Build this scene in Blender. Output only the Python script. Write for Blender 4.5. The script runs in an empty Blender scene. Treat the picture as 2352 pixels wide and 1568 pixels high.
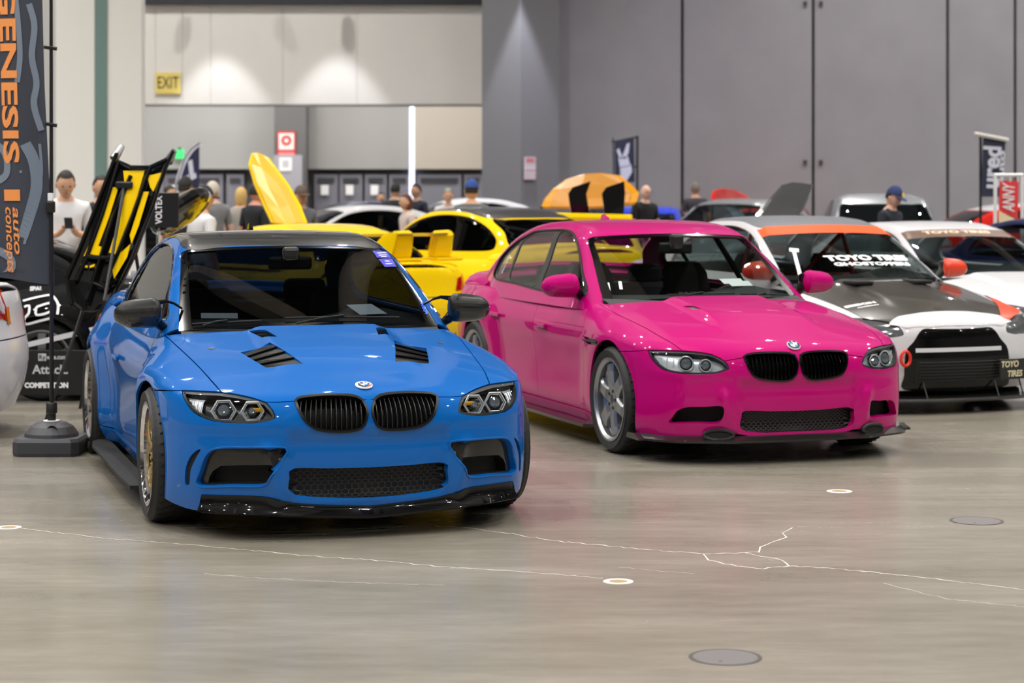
import bpy, bmesh, math, random
import numpy as np
from mathutils import Vector, Matrix
from mathutils.geometry import delaunay_2d_cdt
random.seed(7)
SC = bpy.context.scene
COL = SC.collection
PI = math.pi
# ---------------------------------------------------------------- camera, world, exposure
FPX, HCAM, YH = 4728.0, 1.58, 445.0          # focal length in pixels, camera height, horizon row of the 2352x1568 photograph
cam_d = bpy.data.cameras.new('camera'); cam = bpy.data.objects.new('camera', cam_d); COL.objects.link(cam)
cam.location = (0, 0, HCAM); cam.rotation_euler = (PI / 2, 0, 0)
cam_d.sensor_width = 36.0; cam_d.lens = FPX / 2352 * 36; cam_d.shift_y = -(784 - YH) / 2352
cam_d.clip_end = 200
cam_d.dof.use_dof = True; cam_d.dof.focus_distance = 9.9; cam_d.dof.aperture_fstop = 3.2
SC.camera = cam
W = bpy.data.worlds.new('world'); SC.world = W; W.use_nodes = True
W.node_tree.nodes['Background'].inputs[0].default_value = (.75, .8, .9, 1)
W.node_tree.nodes['Background'].inputs[1].default_value = 0.05
SC.view_settings.view_transform = 'Standard'; SC.view_settings.look = 'None'
SC.view_settings.gamma = 1.0; SC.view_settings.use_curve_mapping = False
SC.view_settings.exposure = 0.0
LAMP_POWER = 4100.0
# ---------------------------------------------------------------- materials
def lin(c):
    return tuple((v / 255 / 12.92 if v / 255 <= .04045 else ((v / 255 + .055) / 1.055) ** 2.4) for v in c)
MATS = {}
def mat(name, rgb=(128, 128, 128), rough=.5, metal=0., coat=0., spec=.5, emit=0., noise=None, coat_rough=.03, bump=None):
    """procedural material; rgb in display values. noise = (scale, amount) varies the colour, bump = (scale, strength)"""
    if name in MATS: return MATS[name]
    m = bpy.data.materials.new(name); m.use_nodes = True
    nt = m.node_tree; b = nt.nodes['Principled BSDF']; c = lin(rgb)
    b.inputs['Base Color'].default_value = (*c, 1); b.inputs['Roughness'].default_value = rough
    b.inputs['Metallic'].default_value = metal; b.inputs['Coat Weight'].default_value = coat
    b.inputs['Coat Roughness'].default_value = coat_rough; b.inputs['Specular IOR Level'].default_value = spec
    if emit:
        b.inputs['Emission Color'].default_value = (*c, 1); b.inputs['Emission Strength'].default_value = emit
    if noise or bump:
        tc = nt.nodes.new('ShaderNodeTexCoord')
    if noise:
        n = nt.nodes.new('ShaderNodeTexNoise'); n.inputs['Scale'].default_value = noise[0]; n.inputs['Detail'].default_value = 5
        nt.links.new(tc.outputs['Object'], n.inputs['Vector'])
        r = nt.nodes.new('ShaderNodeMapRange'); r.inputs['From Min'].default_value = .3; r.inputs['From Max'].default_value = .7
        r.inputs['To Min'].default_value = 1 - noise[1]; r.inputs['To Max'].default_value = 1 + noise[1]
        nt.links.new(n.outputs['Fac'], r.inputs['Value'])
        v = nt.nodes.new('ShaderNodeVectorMath'); v.operation = 'SCALE'; v.inputs[0].default_value = c
        nt.links.new(r.outputs['Result'], v.inputs['Scale']); nt.links.new(v.outputs['Vector'], b.inputs['Base Color'])
    if bump:
        n = nt.nodes.new('ShaderNodeTexNoise'); n.inputs['Scale'].default_value = bump[0]
        nt.links.new(tc.outputs['Object'], n.inputs['Vector'])
        k = nt.nodes.new('ShaderNodeBump'); k.inputs['Strength'].default_value = bump[1]; k.inputs['Distance'].default_value = .002
        nt.links.new(n.outputs['Fac'], k.inputs['Height']); nt.links.new(k.outputs['Normal'], b.inputs['Normal'])
    MATS[name] = m
    return m
def paint(name, rgb, flake=True):
    return mat(name, rgb, .45, 0, .8, .05, coat_rough=.012)
def glass(name, tint, rough=0.0):
    """tinted car glass: light passes through with the tint, the rest is a Fresnel reflection"""
    if name in MATS: return MATS[name]
    m = bpy.data.materials.new(name); m.use_nodes = True; nt = m.node_tree
    for n in list(nt.nodes):
        if n.type != 'OUTPUT_MATERIAL': nt.nodes.remove(n)
    out = nt.nodes[0]
    t = nt.nodes.new('ShaderNodeBsdfTransparent'); t.inputs[0].default_value = (*tint, 1)
    g = nt.nodes.new('ShaderNodeBsdfGlossy'); g.inputs['Roughness'].default_value = rough
    f = nt.nodes.new('ShaderNodeFresnel'); ge = nt.nodes.new('ShaderNodeNewGeometry'); mr = nt.nodes.new('ShaderNodeMapRange')   # a thin sheet reflects alike from both sides
    mr.inputs['To Min'].default_value = 1.5; mr.inputs['To Max'].default_value = 1 / 1.5
    nt.links.new(ge.outputs['Backfacing'], mr.inputs['Value']); nt.links.new(mr.outputs['Result'], f.inputs['IOR'])
    x = nt.nodes.new('ShaderNodeMixShader')
    nt.links.new(f.outputs[0], x.inputs[0]); nt.links.new(t.outputs[0], x.inputs[1]); nt.links.new(g.outputs[0], x.inputs[2])
    nt.links.new(x.outputs[0], out.inputs['Surface'])
    MATS[name] = m
    return m
def carbon(name, rgb=(30, 30, 29), scale=300., rough=.35):
    """woven carbon fibre under lacquer: a fine checker of two dark tones"""
    if name in MATS: return MATS[name]
    m = mat(name, rgb, rough, 0, 1.0, .2, coat_rough=.02); nt = m.node_tree; b = nt.nodes['Principled BSDF']
    tc = nt.nodes.new('ShaderNodeTexCoord'); ck = nt.nodes.new('ShaderNodeTexChecker'); ck.inputs['Scale'].default_value = scale
    c = lin(rgb); ck.inputs['Color1'].default_value = (*c, 1); ck.inputs['Color2'].default_value = (c[0] * .55, c[1] * .55, c[2] * .55, 1)
    nt.links.new(tc.outputs['Object'], ck.inputs['Vector']); nt.links.new(ck.outputs['Color'], b.inputs['Base Color'])
    return m
BLK = mat('black_plastic', (18, 18, 19), .45)
MATBLK = mat('matt_black', (8, 8, 8), .8)
GLOSSBLK = mat('gloss_black', (5, 5, 6), .3, 0, .8, .05)
RUB = mat('tyre_rubber', (24, 24, 25), .62)
CHROME = mat('polished_metal', (225, 225, 228), .07, 1.0)
SILVER = mat('silver_paint', (165, 167, 170), .28, .85)
GOLD = mat('gold_paint', (190, 160, 90), .22, .9)
WHITE = mat('white_vinyl', (235, 235, 238), .5)
LENS = glass('clear_lens', (.92, .94, .95))
# ---------------------------------------------------------------- object helpers
def props(o, label=None, cat=None, group=None, kind=None):
    if label: o['label'] = label
    if cat: o['category'] = cat
    if group: o['group'] = group
    if kind: o['kind'] = kind
    return o
def empty(name, loc=(0, 0, 0), rz=0., **k):
    o = bpy.data.objects.new(name, None); COL.objects.link(o); o.location = loc; o.rotation_euler = (0, 0, rz)
    o.empty_display_size = .2
    return props(o, **k)
def link(name, me, parent=None, m=None, **k):
    o = bpy.data.objects.new(name, me); COL.objects.link(o)
    if m is not None and not me.materials: me.materials.append(m)
    if parent is not None: o.parent = parent
    return props(o, **k)
def flat(me):
    me.polygons.foreach_set('use_smooth', [False] * len(me.polygons)); return me
def mk(name, v, f, parent=None, m=None, smooth=False, **k):
    me = bpy.data.meshes.new(name); me.from_pydata([tuple(map(float, p)) for p in v], [], [tuple(map(int, q)) for q in f])
    if not smooth: flat(me)
    return link(name, me, parent, m, **k)
def frombm(name, bm, parent=None, m=None, smooth=False, **k):
    bmesh.ops.recalc_face_normals(bm, faces=bm.faces)
    me = bpy.data.meshes.new(name); bm.to_mesh(me); bm.free()
    if not smooth: flat(me)
    return link(name, me, parent, m, **k)
def bbox(bm, c, s, rot=None, bev=0.):
    """add a box to bm: centre, full size"""
    r = bmesh.ops.create_cube(bm, size=1.0)
    M = Matrix.Translation(c) @ (rot.to_4x4() if rot is not None else Matrix()) @ Matrix.Diagonal((*s, 1))
    bmesh.ops.transform(bm, matrix=M, verts=r['verts'])
    if bev:
        ed = {e for v in r['verts'] for e in v.link_edges}
        bmesh.ops.bevel(bm, geom=list(ed), offset=bev, segments=2, affect='EDGES', profile=.5)
    return r['verts']
def box(name, c, s, parent=None, m=None, rot=None, bev=0., **k):
    bm = bmesh.new(); bbox(bm, c, s, rot, bev); return frombm(name, bm, parent, m, **k)
def tube_into(bm, pts, r, n=8, closed=False, cap=True):
    """sweep a circle along points; r may be a number or a list"""
    pts = [Vector(p) for p in pts]; N = len(pts); rings = []
    up = Vector((0, 0, 1)); prev = None
    for i, p in enumerate(pts):
        if closed: t = pts[(i + 1) % N] - pts[i - 1]
        else: t = pts[min(i + 1, N - 1)] - pts[max(i - 1, 0)]
        t.normalize()
        if prev is None:
            a = up if abs(t.dot(up)) < .9 else Vector((1, 0, 0)); u = (a - t * a.dot(t)).normalized()
        else:
            u = (prev - t * prev.dot(t)).normalized()
        prev = u; w = t.cross(u); rr = r[i] if hasattr(r, '__len__') else r
        rings.append([bm.verts.new(p + (u * math.cos(q) + w * math.sin(q)) * rr) for q in [2 * PI * j / n for j in range(n)]])
    for i in range(N if closed else N - 1):
        a, b = rings[i], rings[(i + 1) % N]
        for j in range(n): bm.faces.new((a[j], a[(j + 1) % n], b[(j + 1) % n], b[j]))
    if cap and not closed:
        bm.faces.new(rings[0][::-1]); bm.faces.new(rings[-1])
def tube(name, pts, r, parent=None, m=None, n=8, closed=False, **k):
    bm = bmesh.new(); tube_into(bm, pts, r, n, closed); return frombm(name, bm, parent, m, smooth=True, **k)
def lathe(name, prof, parent=None, m=None, n=32, axis='z', closed=False, smooth=True, **k):
    """revolve (radius, height) pairs round an axis"""
    v, f = [], []
    for i in range(n):
        a = 2 * PI * i / n
        for r, h in prof:
            x, y = r * math.cos(a), r * math.sin(a)
            v.append({'z': (x, y, h), 'x': (h, x, y), 'y': (x, h, y)}[axis])
    L = len(prof); rng = L if closed else L - 1
    for i in range(n):
        for j in range(rng):
            a, b = i * L + j, i * L + (j + 1) % L; c, d = ((i + 1) % n) * L + (j + 1) % L, ((i + 1) % n) * L + j
            f.append((a, d, c, b) if axis != 'y' else (a, b, c, d))
    o = mk(name, v, f, parent, m, smooth, **k)
    return o
def sharpen(o, deg=35):
    o.data.set_sharp_from_angle(angle=math.radians(deg)); return o
FONT = None
def text(name, s, size, parent=None, m=None, loc=(0, 0, 0), rot=(PI / 2, 0, 0), bold=0., shear=0., ext=.0008, align='CENTER', width=None, spacing=1.):
    """lettering as a thin mesh"""
    cu = bpy.data.curves.new(name, 'FONT'); cu.body = s; cu.size = size; cu.shear = shear; cu.offset = bold; cu.extrude = ext
    cu.align_x = align; cu.align_y = 'CENTER'; cu.space_character = spacing; cu.resolution_u = 3
    t = bpy.data.objects.new(name, cu); COL.objects.link(t)
    dg = bpy.context.evaluated_depsgraph_get(); me = bpy.data.meshes.new_from_object(t.evaluated_get(dg))
    bpy.data.objects.remove(t)
    if width:
        w = max(v.co.x for v in me.vertices) - min(v.co.x for v in me.vertices)
        for v in me.vertices: v.co.x *= width / w
    me.materials.clear()
    o = link(name, me, parent, m); flat(me); o.location = loc; o.rotation_euler = rot
    return o
def copy_tree(o, parent=None):
    c = o.copy(); COL.objects.link(c); c.parent = parent
    for ch in list(o.children): copy_tree(ch, c)
    return c
def gpt(px, py):
    """the floor point that the photograph shows at this pixel"""
    d = FPX * HCAM / (py - YH); return ((px - 1176) * d / FPX, d, 0.)
def at(px, py, d):
    """the point at depth d behind this pixel (d from what the thing stands on or its usual size)"""
    return Vector(((px - 1176) * d / FPX, d, HCAM - (py - YH) * d / FPX))
# ---------------------------------------------------------------- smooth surfaces for car bodies
def spl(xs, ys):
    """natural cubic spline through a table, straight beyond its ends"""
    x = np.array(xs, float); y = np.array(ys, float); n = len(x); h = np.diff(x); A = np.zeros((n, n)); b = np.zeros(n)
    A[0, 0] = A[-1, -1] = 1
    for i in range(1, n - 1):
        A[i, i - 1] = h[i - 1]; A[i, i] = 2 * (h[i - 1] + h[i]); A[i, i + 1] = h[i]
        b[i] = 6 * ((y[i + 1] - y[i]) / h[i] - (y[i] - y[i - 1]) / h[i - 1])
    M = np.linalg.solve(A, b)
    s0 = (y[1] - y[0]) / h[0] - h[0] * M[1] / 6; s1 = (y[-1] - y[-2]) / h[-1] + h[-1] * M[-2] / 6
    def f(q):
        q = np.asarray(q, float); i = np.clip(np.searchsorted(x, q) - 1, 0, n - 2); hh = h[i]; c = np.clip(q, x[0], x[-1])
        a = (x[i + 1] - c) / hh; d = (c - x[i]) / hh
        r = a * y[i] + d * y[i + 1] + ((a ** 3 - a) * M[i] + (d ** 3 - d) * M[i + 1]) * hh * hh / 6
        return r + np.where(q < x[0], (q - x[0]) * s0, 0) + np.where(q > x[-1], (q - x[-1]) * s1, 0)
    return f
def tab(*p): return spl([q[0] for q in p], [q[1] for q in p])
def smax(a, b, k):
    h = np.maximum(k - np.abs(a - b), 0); return np.maximum(a, b) + h * h / (4 * k)
def sstep(a, b, x):
    t = np.clip((x - a) / (b - a), 0, 1); return t * t * (3 - 2 * t)
class Shape:
    """a car body as smooth height tables; local frame: nose to -y, front axle at y = 0, z up from the floor"""
    BASE = dict(
        wb=2.761, wr=.325, ar=.352, flare=.03, kt=.10, kf=.09, dome=.022, sx=1., sy=1., sz=1.,
        width=tab((-.9, .80), (-.5, .855), (-.2, .872), (.2, .875), (.8, .868), (1.6, .870), (2.3, .872), (2.76, .872), (3.2, .850), (3.6, .80), (3.9, .73)),
        side=tab((.08, -.085), (.16, -.05), (.22, -.028), (.32, -.018), (.45, -.016), (.56, -.006), (.655, 0), (.69, -.003), (.76, -.026), (.85, -.062), (1., -.13)),
        top=tab((-1., .50), (-.85, .595), (-.74, .655), (-.6, .703), (-.4, .757), (-.2, .797), (0, .831), (.2, .862), (.4, .890), (.6, .908), (1., .912), (2., .918), (2.6, .94), (2.9, .975), (3.3, 1.0), (3.7, .995), (3.9, .98)),
        crown=tab((-.9, .20), (-.6, .15), (0, .115), (.6, .09), (2.4, .08), (3., .10), (3.9, .12)),
        nose=tab((0, -.80), (.15, -.797), (.3, -.783), (.45, -.755), (.6, -.70), (.72, -.625), (.80, -.54), (.86, -.42), (.90, -.25), (.95, .2)),
        face=tab((.05, .05), (.12, .03), (.2, .012), (.3, -.004), (.4, -.006), (.5, .004), (.58, .014), (.64, .028), (.70, .055), (.8, .14)),
        tail=tab((0, 3.84), (.3, 3.82), (.55, 3.75), (.7, 3.64), (.8, 3.48), (.88, 3.2)),
        back=tab((.1, -.12), (.25, -.04), (.4, 0), (.55, .01), (.7, -.02), (.9, -.05), (1., -.08)),
        roof=tab((.1, .755), (.42, .925), (.80, 1.118), (1.05, 1.237), (1.2, 1.297), (1.4, 1.343), (1.7, 1.370), (2., 1.366), (2.3, 1.332), (2.6, 1.262), (2.9, 1.155), (3.2, 1.02), (3.5, .88)),
        wrap=tab((.2, .40), (.6, .36), (1.2, .17), (1.6, 0), (2.4, 0), (2.8, -.15), (3.3, -.3)),
        rcrown=.055, kg=.07, sculpt=0.,
        cabin=tab((.2, .68), (.45, .728), (.7, .758), (1.2, .778), (2., .778), (2.5, .76), (2.9, .72), (3.4, .64)), tumble=.50, zb=.90)
    def __init__(s, **k):
        s.__dict__.update(Shape.BASE); s.__dict__.update(k)
        s.n = (s.sx, s.sy, s.sz)
    def low(s, P):
        ax = np.abs(P[:, 0]); X = ax / s.sx; Y = P[:, 1] / s.sy; Z = P[:, 2] / s.sz
        fl = 0
        for yw in (0., s.wb):
            d = np.hypot(P[:, 1] - yw, P[:, 2] - s.wr); fl = fl + s.flare * (1 - sstep(s.ar + .01, s.ar + .30, d))
        if s.flare > .05:                                    # bolted-on wide arches swell further up the wing
            d = np.hypot((P[:, 1]) * .9, P[:, 2] - s.wr)
            fl = fl + .018 * (1 - sstep(.3, .62, d))
        fs = X - s.width(Y) - s.side(Z) - fl
        dm = s.dome * (1 - sstep(.29, .38, X)) * sstep(-.52, -.12, Y) * (1 - sstep(.5, .7, Y))
        ft = Z - (s.top(Y) - s.crown(Y) * X ** 2.2 + dm)
        ff = s.nose(X) + s.face(Z) - Y
        if s.sculpt:                                         # sunk number-plate field above the mouth and ridges beside it
            hw = .345 + .16 * (Z - .33)
            rec = (1 - sstep(hw, hw + .03, X)) * sstep(.17, .24, Z) * (1 - sstep(.43, .52, Z))
            rid = np.exp(-((X - (.455 + .20 * (Z - .33))) / .035) ** 2) * sstep(.12, .2, Z) * (1 - sstep(.38, .47, Z))
            brow = np.exp(-((Z - .525) / .03) ** 2) * sstep(.2, .6, X)
            ff = ff + s.sculpt * (.018 * rec - .022 * rid - .006 * brow)
        fr = Y - s.tail(X) - s.back(Z)
        return smax(smax(fs, ft, s.kt), smax(ff, fr, .05), s.kf)
    def green(s, P):
        X = np.abs(P[:, 0]) / s.sx; Y = P[:, 1] / s.sy; Z = P[:, 2] / s.sz
        ft = (Z - (s.roof(Y - s.wrap(Y) * X * X) - s.rcrown * X * X)) * .88
        fs = (X - (s.cabin(Y) - s.tumble * (Z - s.zb))) * .9
        return smax(ft, fs, s.kg)
def march(F, O, D, t0, t1, n=44):
    """outermost crossing of F = 0 along rays O + t D, searched from t1 back to t0"""
    ts = np.linspace(t1, t0, n); N = len(O); lo = np.full(N, t1); hi = np.full(N, t0); done = np.zeros(N, bool)
    Q = (O[None] + ts[:, None, None] * D[None]).reshape(-1, 3); V = F(Q).reshape(n, N) < 0
    first = np.argmax(V, 0); has = V.any(0)
    hi = np.where(has, ts[first], t0); lo = np.where(has, ts[np.maximum(first - 1, 0)], t0)
    for _ in range(22):
        m = (lo + hi) / 2; ins = F(O + m[:, None] * D) < 0
        hi = np.where(ins, m, hi); lo = np.where(ins, lo, m)
    return O + hi[:, None] * D
def grad(F, P, e=.003):
    g = np.stack([F(P + d) - F(P - d) for d in np.eye(3) * e], 1); return g / np.maximum(np.linalg.norm(g, axis=1, keepdims=True), 1e-9)
class Proj:
    """2-D chart of a body surface: 'x' = rays from a lengthwise axis, 'z' = rays from an upright axis (nose), 'r' = the same at the tail"""
    def __init__(s, F, kind, a=.45): s.F, s.kind, s.a = F, kind, a
    def uv(s, P):
        P = np.asarray(P, float)
        if s.kind == 'x': return np.stack([P[:, 1], .75 * np.arctan2(P[:, 0], P[:, 2] - s.a)], 1)
        sg = -1 if s.kind == 'z' else 1
        return np.stack([1.0 * np.arctan2(P[:, 0], sg * (P[:, 1] - s.a)), P[:, 2]], 1)
    def xyz(s, U):
        U = np.asarray(U, float); z = np.zeros(len(U))
        if s.kind == 'x':
            t = U[:, 1] / .75; O = np.stack([z, U[:, 0], z + s.a], 1); D = np.stack([np.sin(t), z, np.cos(t)], 1); r = 1.35
        else:
            sg = -1 if s.kind == 'z' else 1
            t = U[:, 0]; O = np.stack([z, z + s.a, U[:, 1]], 1); D = np.stack([np.sin(t), sg * np.cos(t), z], 1); r = 1.9
        return march(s.F, O, D, 0., r)
def cr(p, step=.03, closed=False):
    """smooth a polyline (Catmull-Rom) and cut it into even steps"""
    p = np.asarray(p, float); n = len(p); out = []
    if n < 3 and not closed:
        k = max(1, int(np.linalg.norm(p[1] - p[0]) / step)); return np.array([p[0] + (p[1] - p[0]) * i / k for i in range(k + 1)])
    for i in range(n if closed else n - 1):
        if closed: a, b, c, d = p[i - 1], p[i], p[(i + 1) % n], p[(i + 2) % n]
        else: a, b, c, d = p[max(i - 1, 0)], p[i], p[i + 1], p[min(i + 2, n - 1)]
        k = max(1, int(math.ceil(np.linalg.norm(c - b) / step)))
        for j in range(k):
            t = j / k
            out.append(.5 * (2 * b + (c - a) * t + (2 * a - 5 * b + 4 * c - d) * t * t + (3 * b - a - 3 * c + d) * t ** 3))
    if not closed: out.append(p[-1])
    return np.array(out)
def join(*L):
    out = []
    for l in L:
        for q in l:
            if not out or np.linalg.norm(np.asarray(q) - out[-1]) > 1e-4: out.append(np.asarray(q, float))
    if np.linalg.norm(out[0] - out[-1]) < 1e-4: out.pop()
    return np.array(out)
def dens(p, step):
    out = []; n = len(p)
    for i in range(n):
        a, b = p[i], p[(i + 1) % n]; k = max(1, int(math.ceil(np.linalg.norm(b - a) / step)))
        out += [a + (b - a) * j / k for j in range(k)]
    return np.array(out)
def inpoly(pts, poly):
    x, y = pts[:, 0], pts[:, 1]; r = np.zeros(len(pts), bool); n = len(poly)
    for i in range(n):
        x1, y1 = poly[i]; x2, y2 = poly[(i + 1) % n]
        c = (y1 > y) != (y2 > y)
        if c.any(): r ^= c & (x < (x2 - x1) * (y - y1) / ((y2 - y1) if y2 != y1 else 1e-12) + x1)
    return r
def area2(p): return .5 * np.sum(p[:, 0] * np.roll(p[:, 1], -1) - np.roll(p[:, 0], -1) * p[:, 1])
def inset(p, d):
    """move a closed outline inwards by d"""
    p = np.asarray(p); s = 1 if area2(p) > 0 else -1
    e = np.roll(p, -1, 0) - p; e /= np.maximum(np.linalg.norm(e, axis=1, keepdims=True), 1e-9)
    nrm = np.stack([-e[:, 1], e[:, 0]], 1) * s; m = nrm + np.roll(nrm, 1, 0); l = np.sum(m * m, 1, keepdims=True)
    return p + m * d * 2 / np.maximum(l, 1.0)
def panel(name, parent, pr, outer, m, holes=(), res=.035, off=0., edge=.012, gap=.0018, hole_edge=.03, mirror=False, thick=0., **k):
    """a sheet on the body surface bounded by an outline in the chart pr, its rim folded inwards so that joints read as gaps"""
    outer = dens(inset(outer, gap) if gap else np.asarray(outer), res * .8)
    hs = [dens(np.asarray(h), res * .6) for h in holes]
    lo, hi = outer.min(0), outer.max(0)
    gx, gy = np.arange(lo[0] + res / 2, hi[0], res), np.arange(lo[1] + res / 2, hi[1], res)
    G = np.array([(a + (res / 2 if j % 2 else 0), b) for j, b in enumerate(gy) for a in gx]).reshape(-1, 2)
    loops = [outer] + hs; ok = inpoly(G, outer)
    for h in hs: ok &= ~inpoly(G, h)
    G = G[ok]
    allp = np.concatenate(loops)
    if len(G):
        keep = np.ones(len(G), bool)
        for i in range(0, len(G), 400):
            keep[i:i + 400] = (np.min(((G[i:i + 400, None] - allp[None]) ** 2).sum(2), 1) > (.45 * res) ** 2)
        G = G[keep]
    V = np.concatenate([allp, G]) if len(G) else allp
    E = []; b = 0
    for l in loops: E += [(b + i, b + (i + 1) % len(l)) for i in range(len(l))]; b += len(l)
    vo, _, fo, _, _, _ = delaunay_2d_cdt([Vector(q) for q in V], E, [], 0, 1e-6)
    U = np.array([tuple(q) for q in vo]); T = np.array([list(q) for q in fo if len(q) == 3])
    c = U[T].mean(1); ok = inpoly(c, outer)
    for h in hs: ok &= ~inpoly(c, h)
    T = T[ok]; P = pr.xyz(U); Nn = grad(pr.F, P)
    a = np.cross(P[T[:, 1]] - P[T[:, 0]], P[T[:, 2]] - P[T[:, 0]])
    if (np.sum(a * Nn[T[:, 0]], 1)).sum() < 0: T = T[:, ::-1]
    if off: P = P + Nn * off
    cnt = {}
    for t in T:
        for i in range(3):
            e = (int(t[i]), int(t[(i + 1) % 3])); cnt[e] = 1
    bd = [e for e in cnt if (e[1], e[0]) not in cnt]
    v = [tuple(q) for q in P]; nr = [tuple(q) for q in Nn]; f = [tuple(int(i) for i in t) for t in T]
    if edge or hole_edge:
        on_outer = {}
        for i in {q for e in bd for q in e}:
            dd = [np.min(((l - U[i]) ** 2).sum(1)) for l in loops]; on_outer[i] = int(np.argmin(dd)) == 0
        for i, j in bd:
            d = edge if (on_outer[i] and on_outer[j]) else hole_edge
            if not d: continue
            q = [P[j], P[i], P[i] - Nn[i] * d, P[j] - Nn[j] * d]; nn = np.cross(q[1] - q[0], q[2] - q[0]); nn /= max(np.linalg.norm(nn), 1e-9)
            s = len(v); v += [tuple(x) for x in q]; nr += [tuple(nn)] * 4; f.append((s, s + 1, s + 2, s + 3))
    me = bpy.data.meshes.new(name); me.from_pydata(v, [], f); me.normals_split_custom_set_from_vertices(nr)
    o = link(name, me, parent, m, **k)
    if mirror:
        me2 = bpy.data.meshes.new(name); me2.from_pydata([(-x, y, z) for x, y, z in v], [], [q[::-1] for q in f])
        me2.normals_split_custom_set_from_vertices([(-x, y, z) for x, y, z in nr]); link(name, me2, parent, m, **k)
    return o
class Car:
    """a placed car: shape, pose and the trace from photograph pixels onto its surface"""
    def __init__(s, loc, rz, **shape):
        s.S = Shape(**shape); s.loc = np.array([loc[0], loc[1], 0.]); s.rz = rz
        s.side = Proj(s.S.low, 'x', .45); s.front = Proj(s.S.low, 'z', .3); s.rear = Proj(s.S.low, 'r', s.S.wb - .3); s.cab = Proj(s.S.green, 'x', .75)
    def ray(s, px):
        px = np.asarray(px, float); c, a = math.cos(s.rz), math.sin(s.rz)
        D = np.stack([(px[:, 0] - 1176) / FPX, np.ones(len(px)), -(px[:, 1] - YH) / FPX], 1)
        o = np.array([0, 0, HCAM]) - s.loc; R = np.array([[c, a, 0], [-a, c, 0], [0, 0, 1]])
        return np.tile(R @ o, (len(px), 1)), D @ R.T
    def trace(s, px, F=None):
        """local points where the sight lines of photograph pixels meet the body (mirrored to x > 0)"""
        O, D = s.ray(px); F = F or s.S.low; d = s.loc[1]
        q = march(F, O, D, d + 5., d - 2.2, 240); q[:, 0] = np.abs(q[:, 0]); return q
    def top(s, xy, F=None):
        xy = np.asarray(xy, float); O = np.concatenate([xy, np.zeros((len(xy), 1))], 1); D = np.tile([0, 0, 1.], (len(xy), 1))
        return march(F or s.S.low, O, D, .1, 2.)
    def at_side(s, yz, F=None):
        yz = np.asarray(yz, float); O = np.concatenate([np.zeros((len(yz), 1)), yz], 1); D = np.tile([1., 0, 0], (len(yz), 1))
        return march(F or s.S.low, O, D, .1, 1.3)
    def at_front(s, xz):
        xz = np.asarray(xz, float); O = np.stack([xz[:, 0], np.full(len(xz), .6), xz[:, 1]], 1); D = np.tile([0, -1., 0], (len(xz), 1))
        return march(s.S.low, O, D, 0., 2.)
    def at_rear(s, xz):
        xz = np.asarray(xz, float); O = np.stack([xz[:, 0], np.full(len(xz), s.S.wb - .3), xz[:, 1]], 1); D = np.tile([0, 1., 0], (len(xz), 1))
        return march(s.S.low, O, D, 0., 2.5)
def sym(half):
    """close a right-hand half outline (from the centre line round to the centre line) with its mirror image"""
    h = np.asarray(half); m = h[::-1].copy(); m[:, 0] *= -1; return join(h, m)
def symx(half):
    h = np.asarray(half); m = h[::-1].copy(); m[:, 1] *= -1; return join(h, m)
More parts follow.
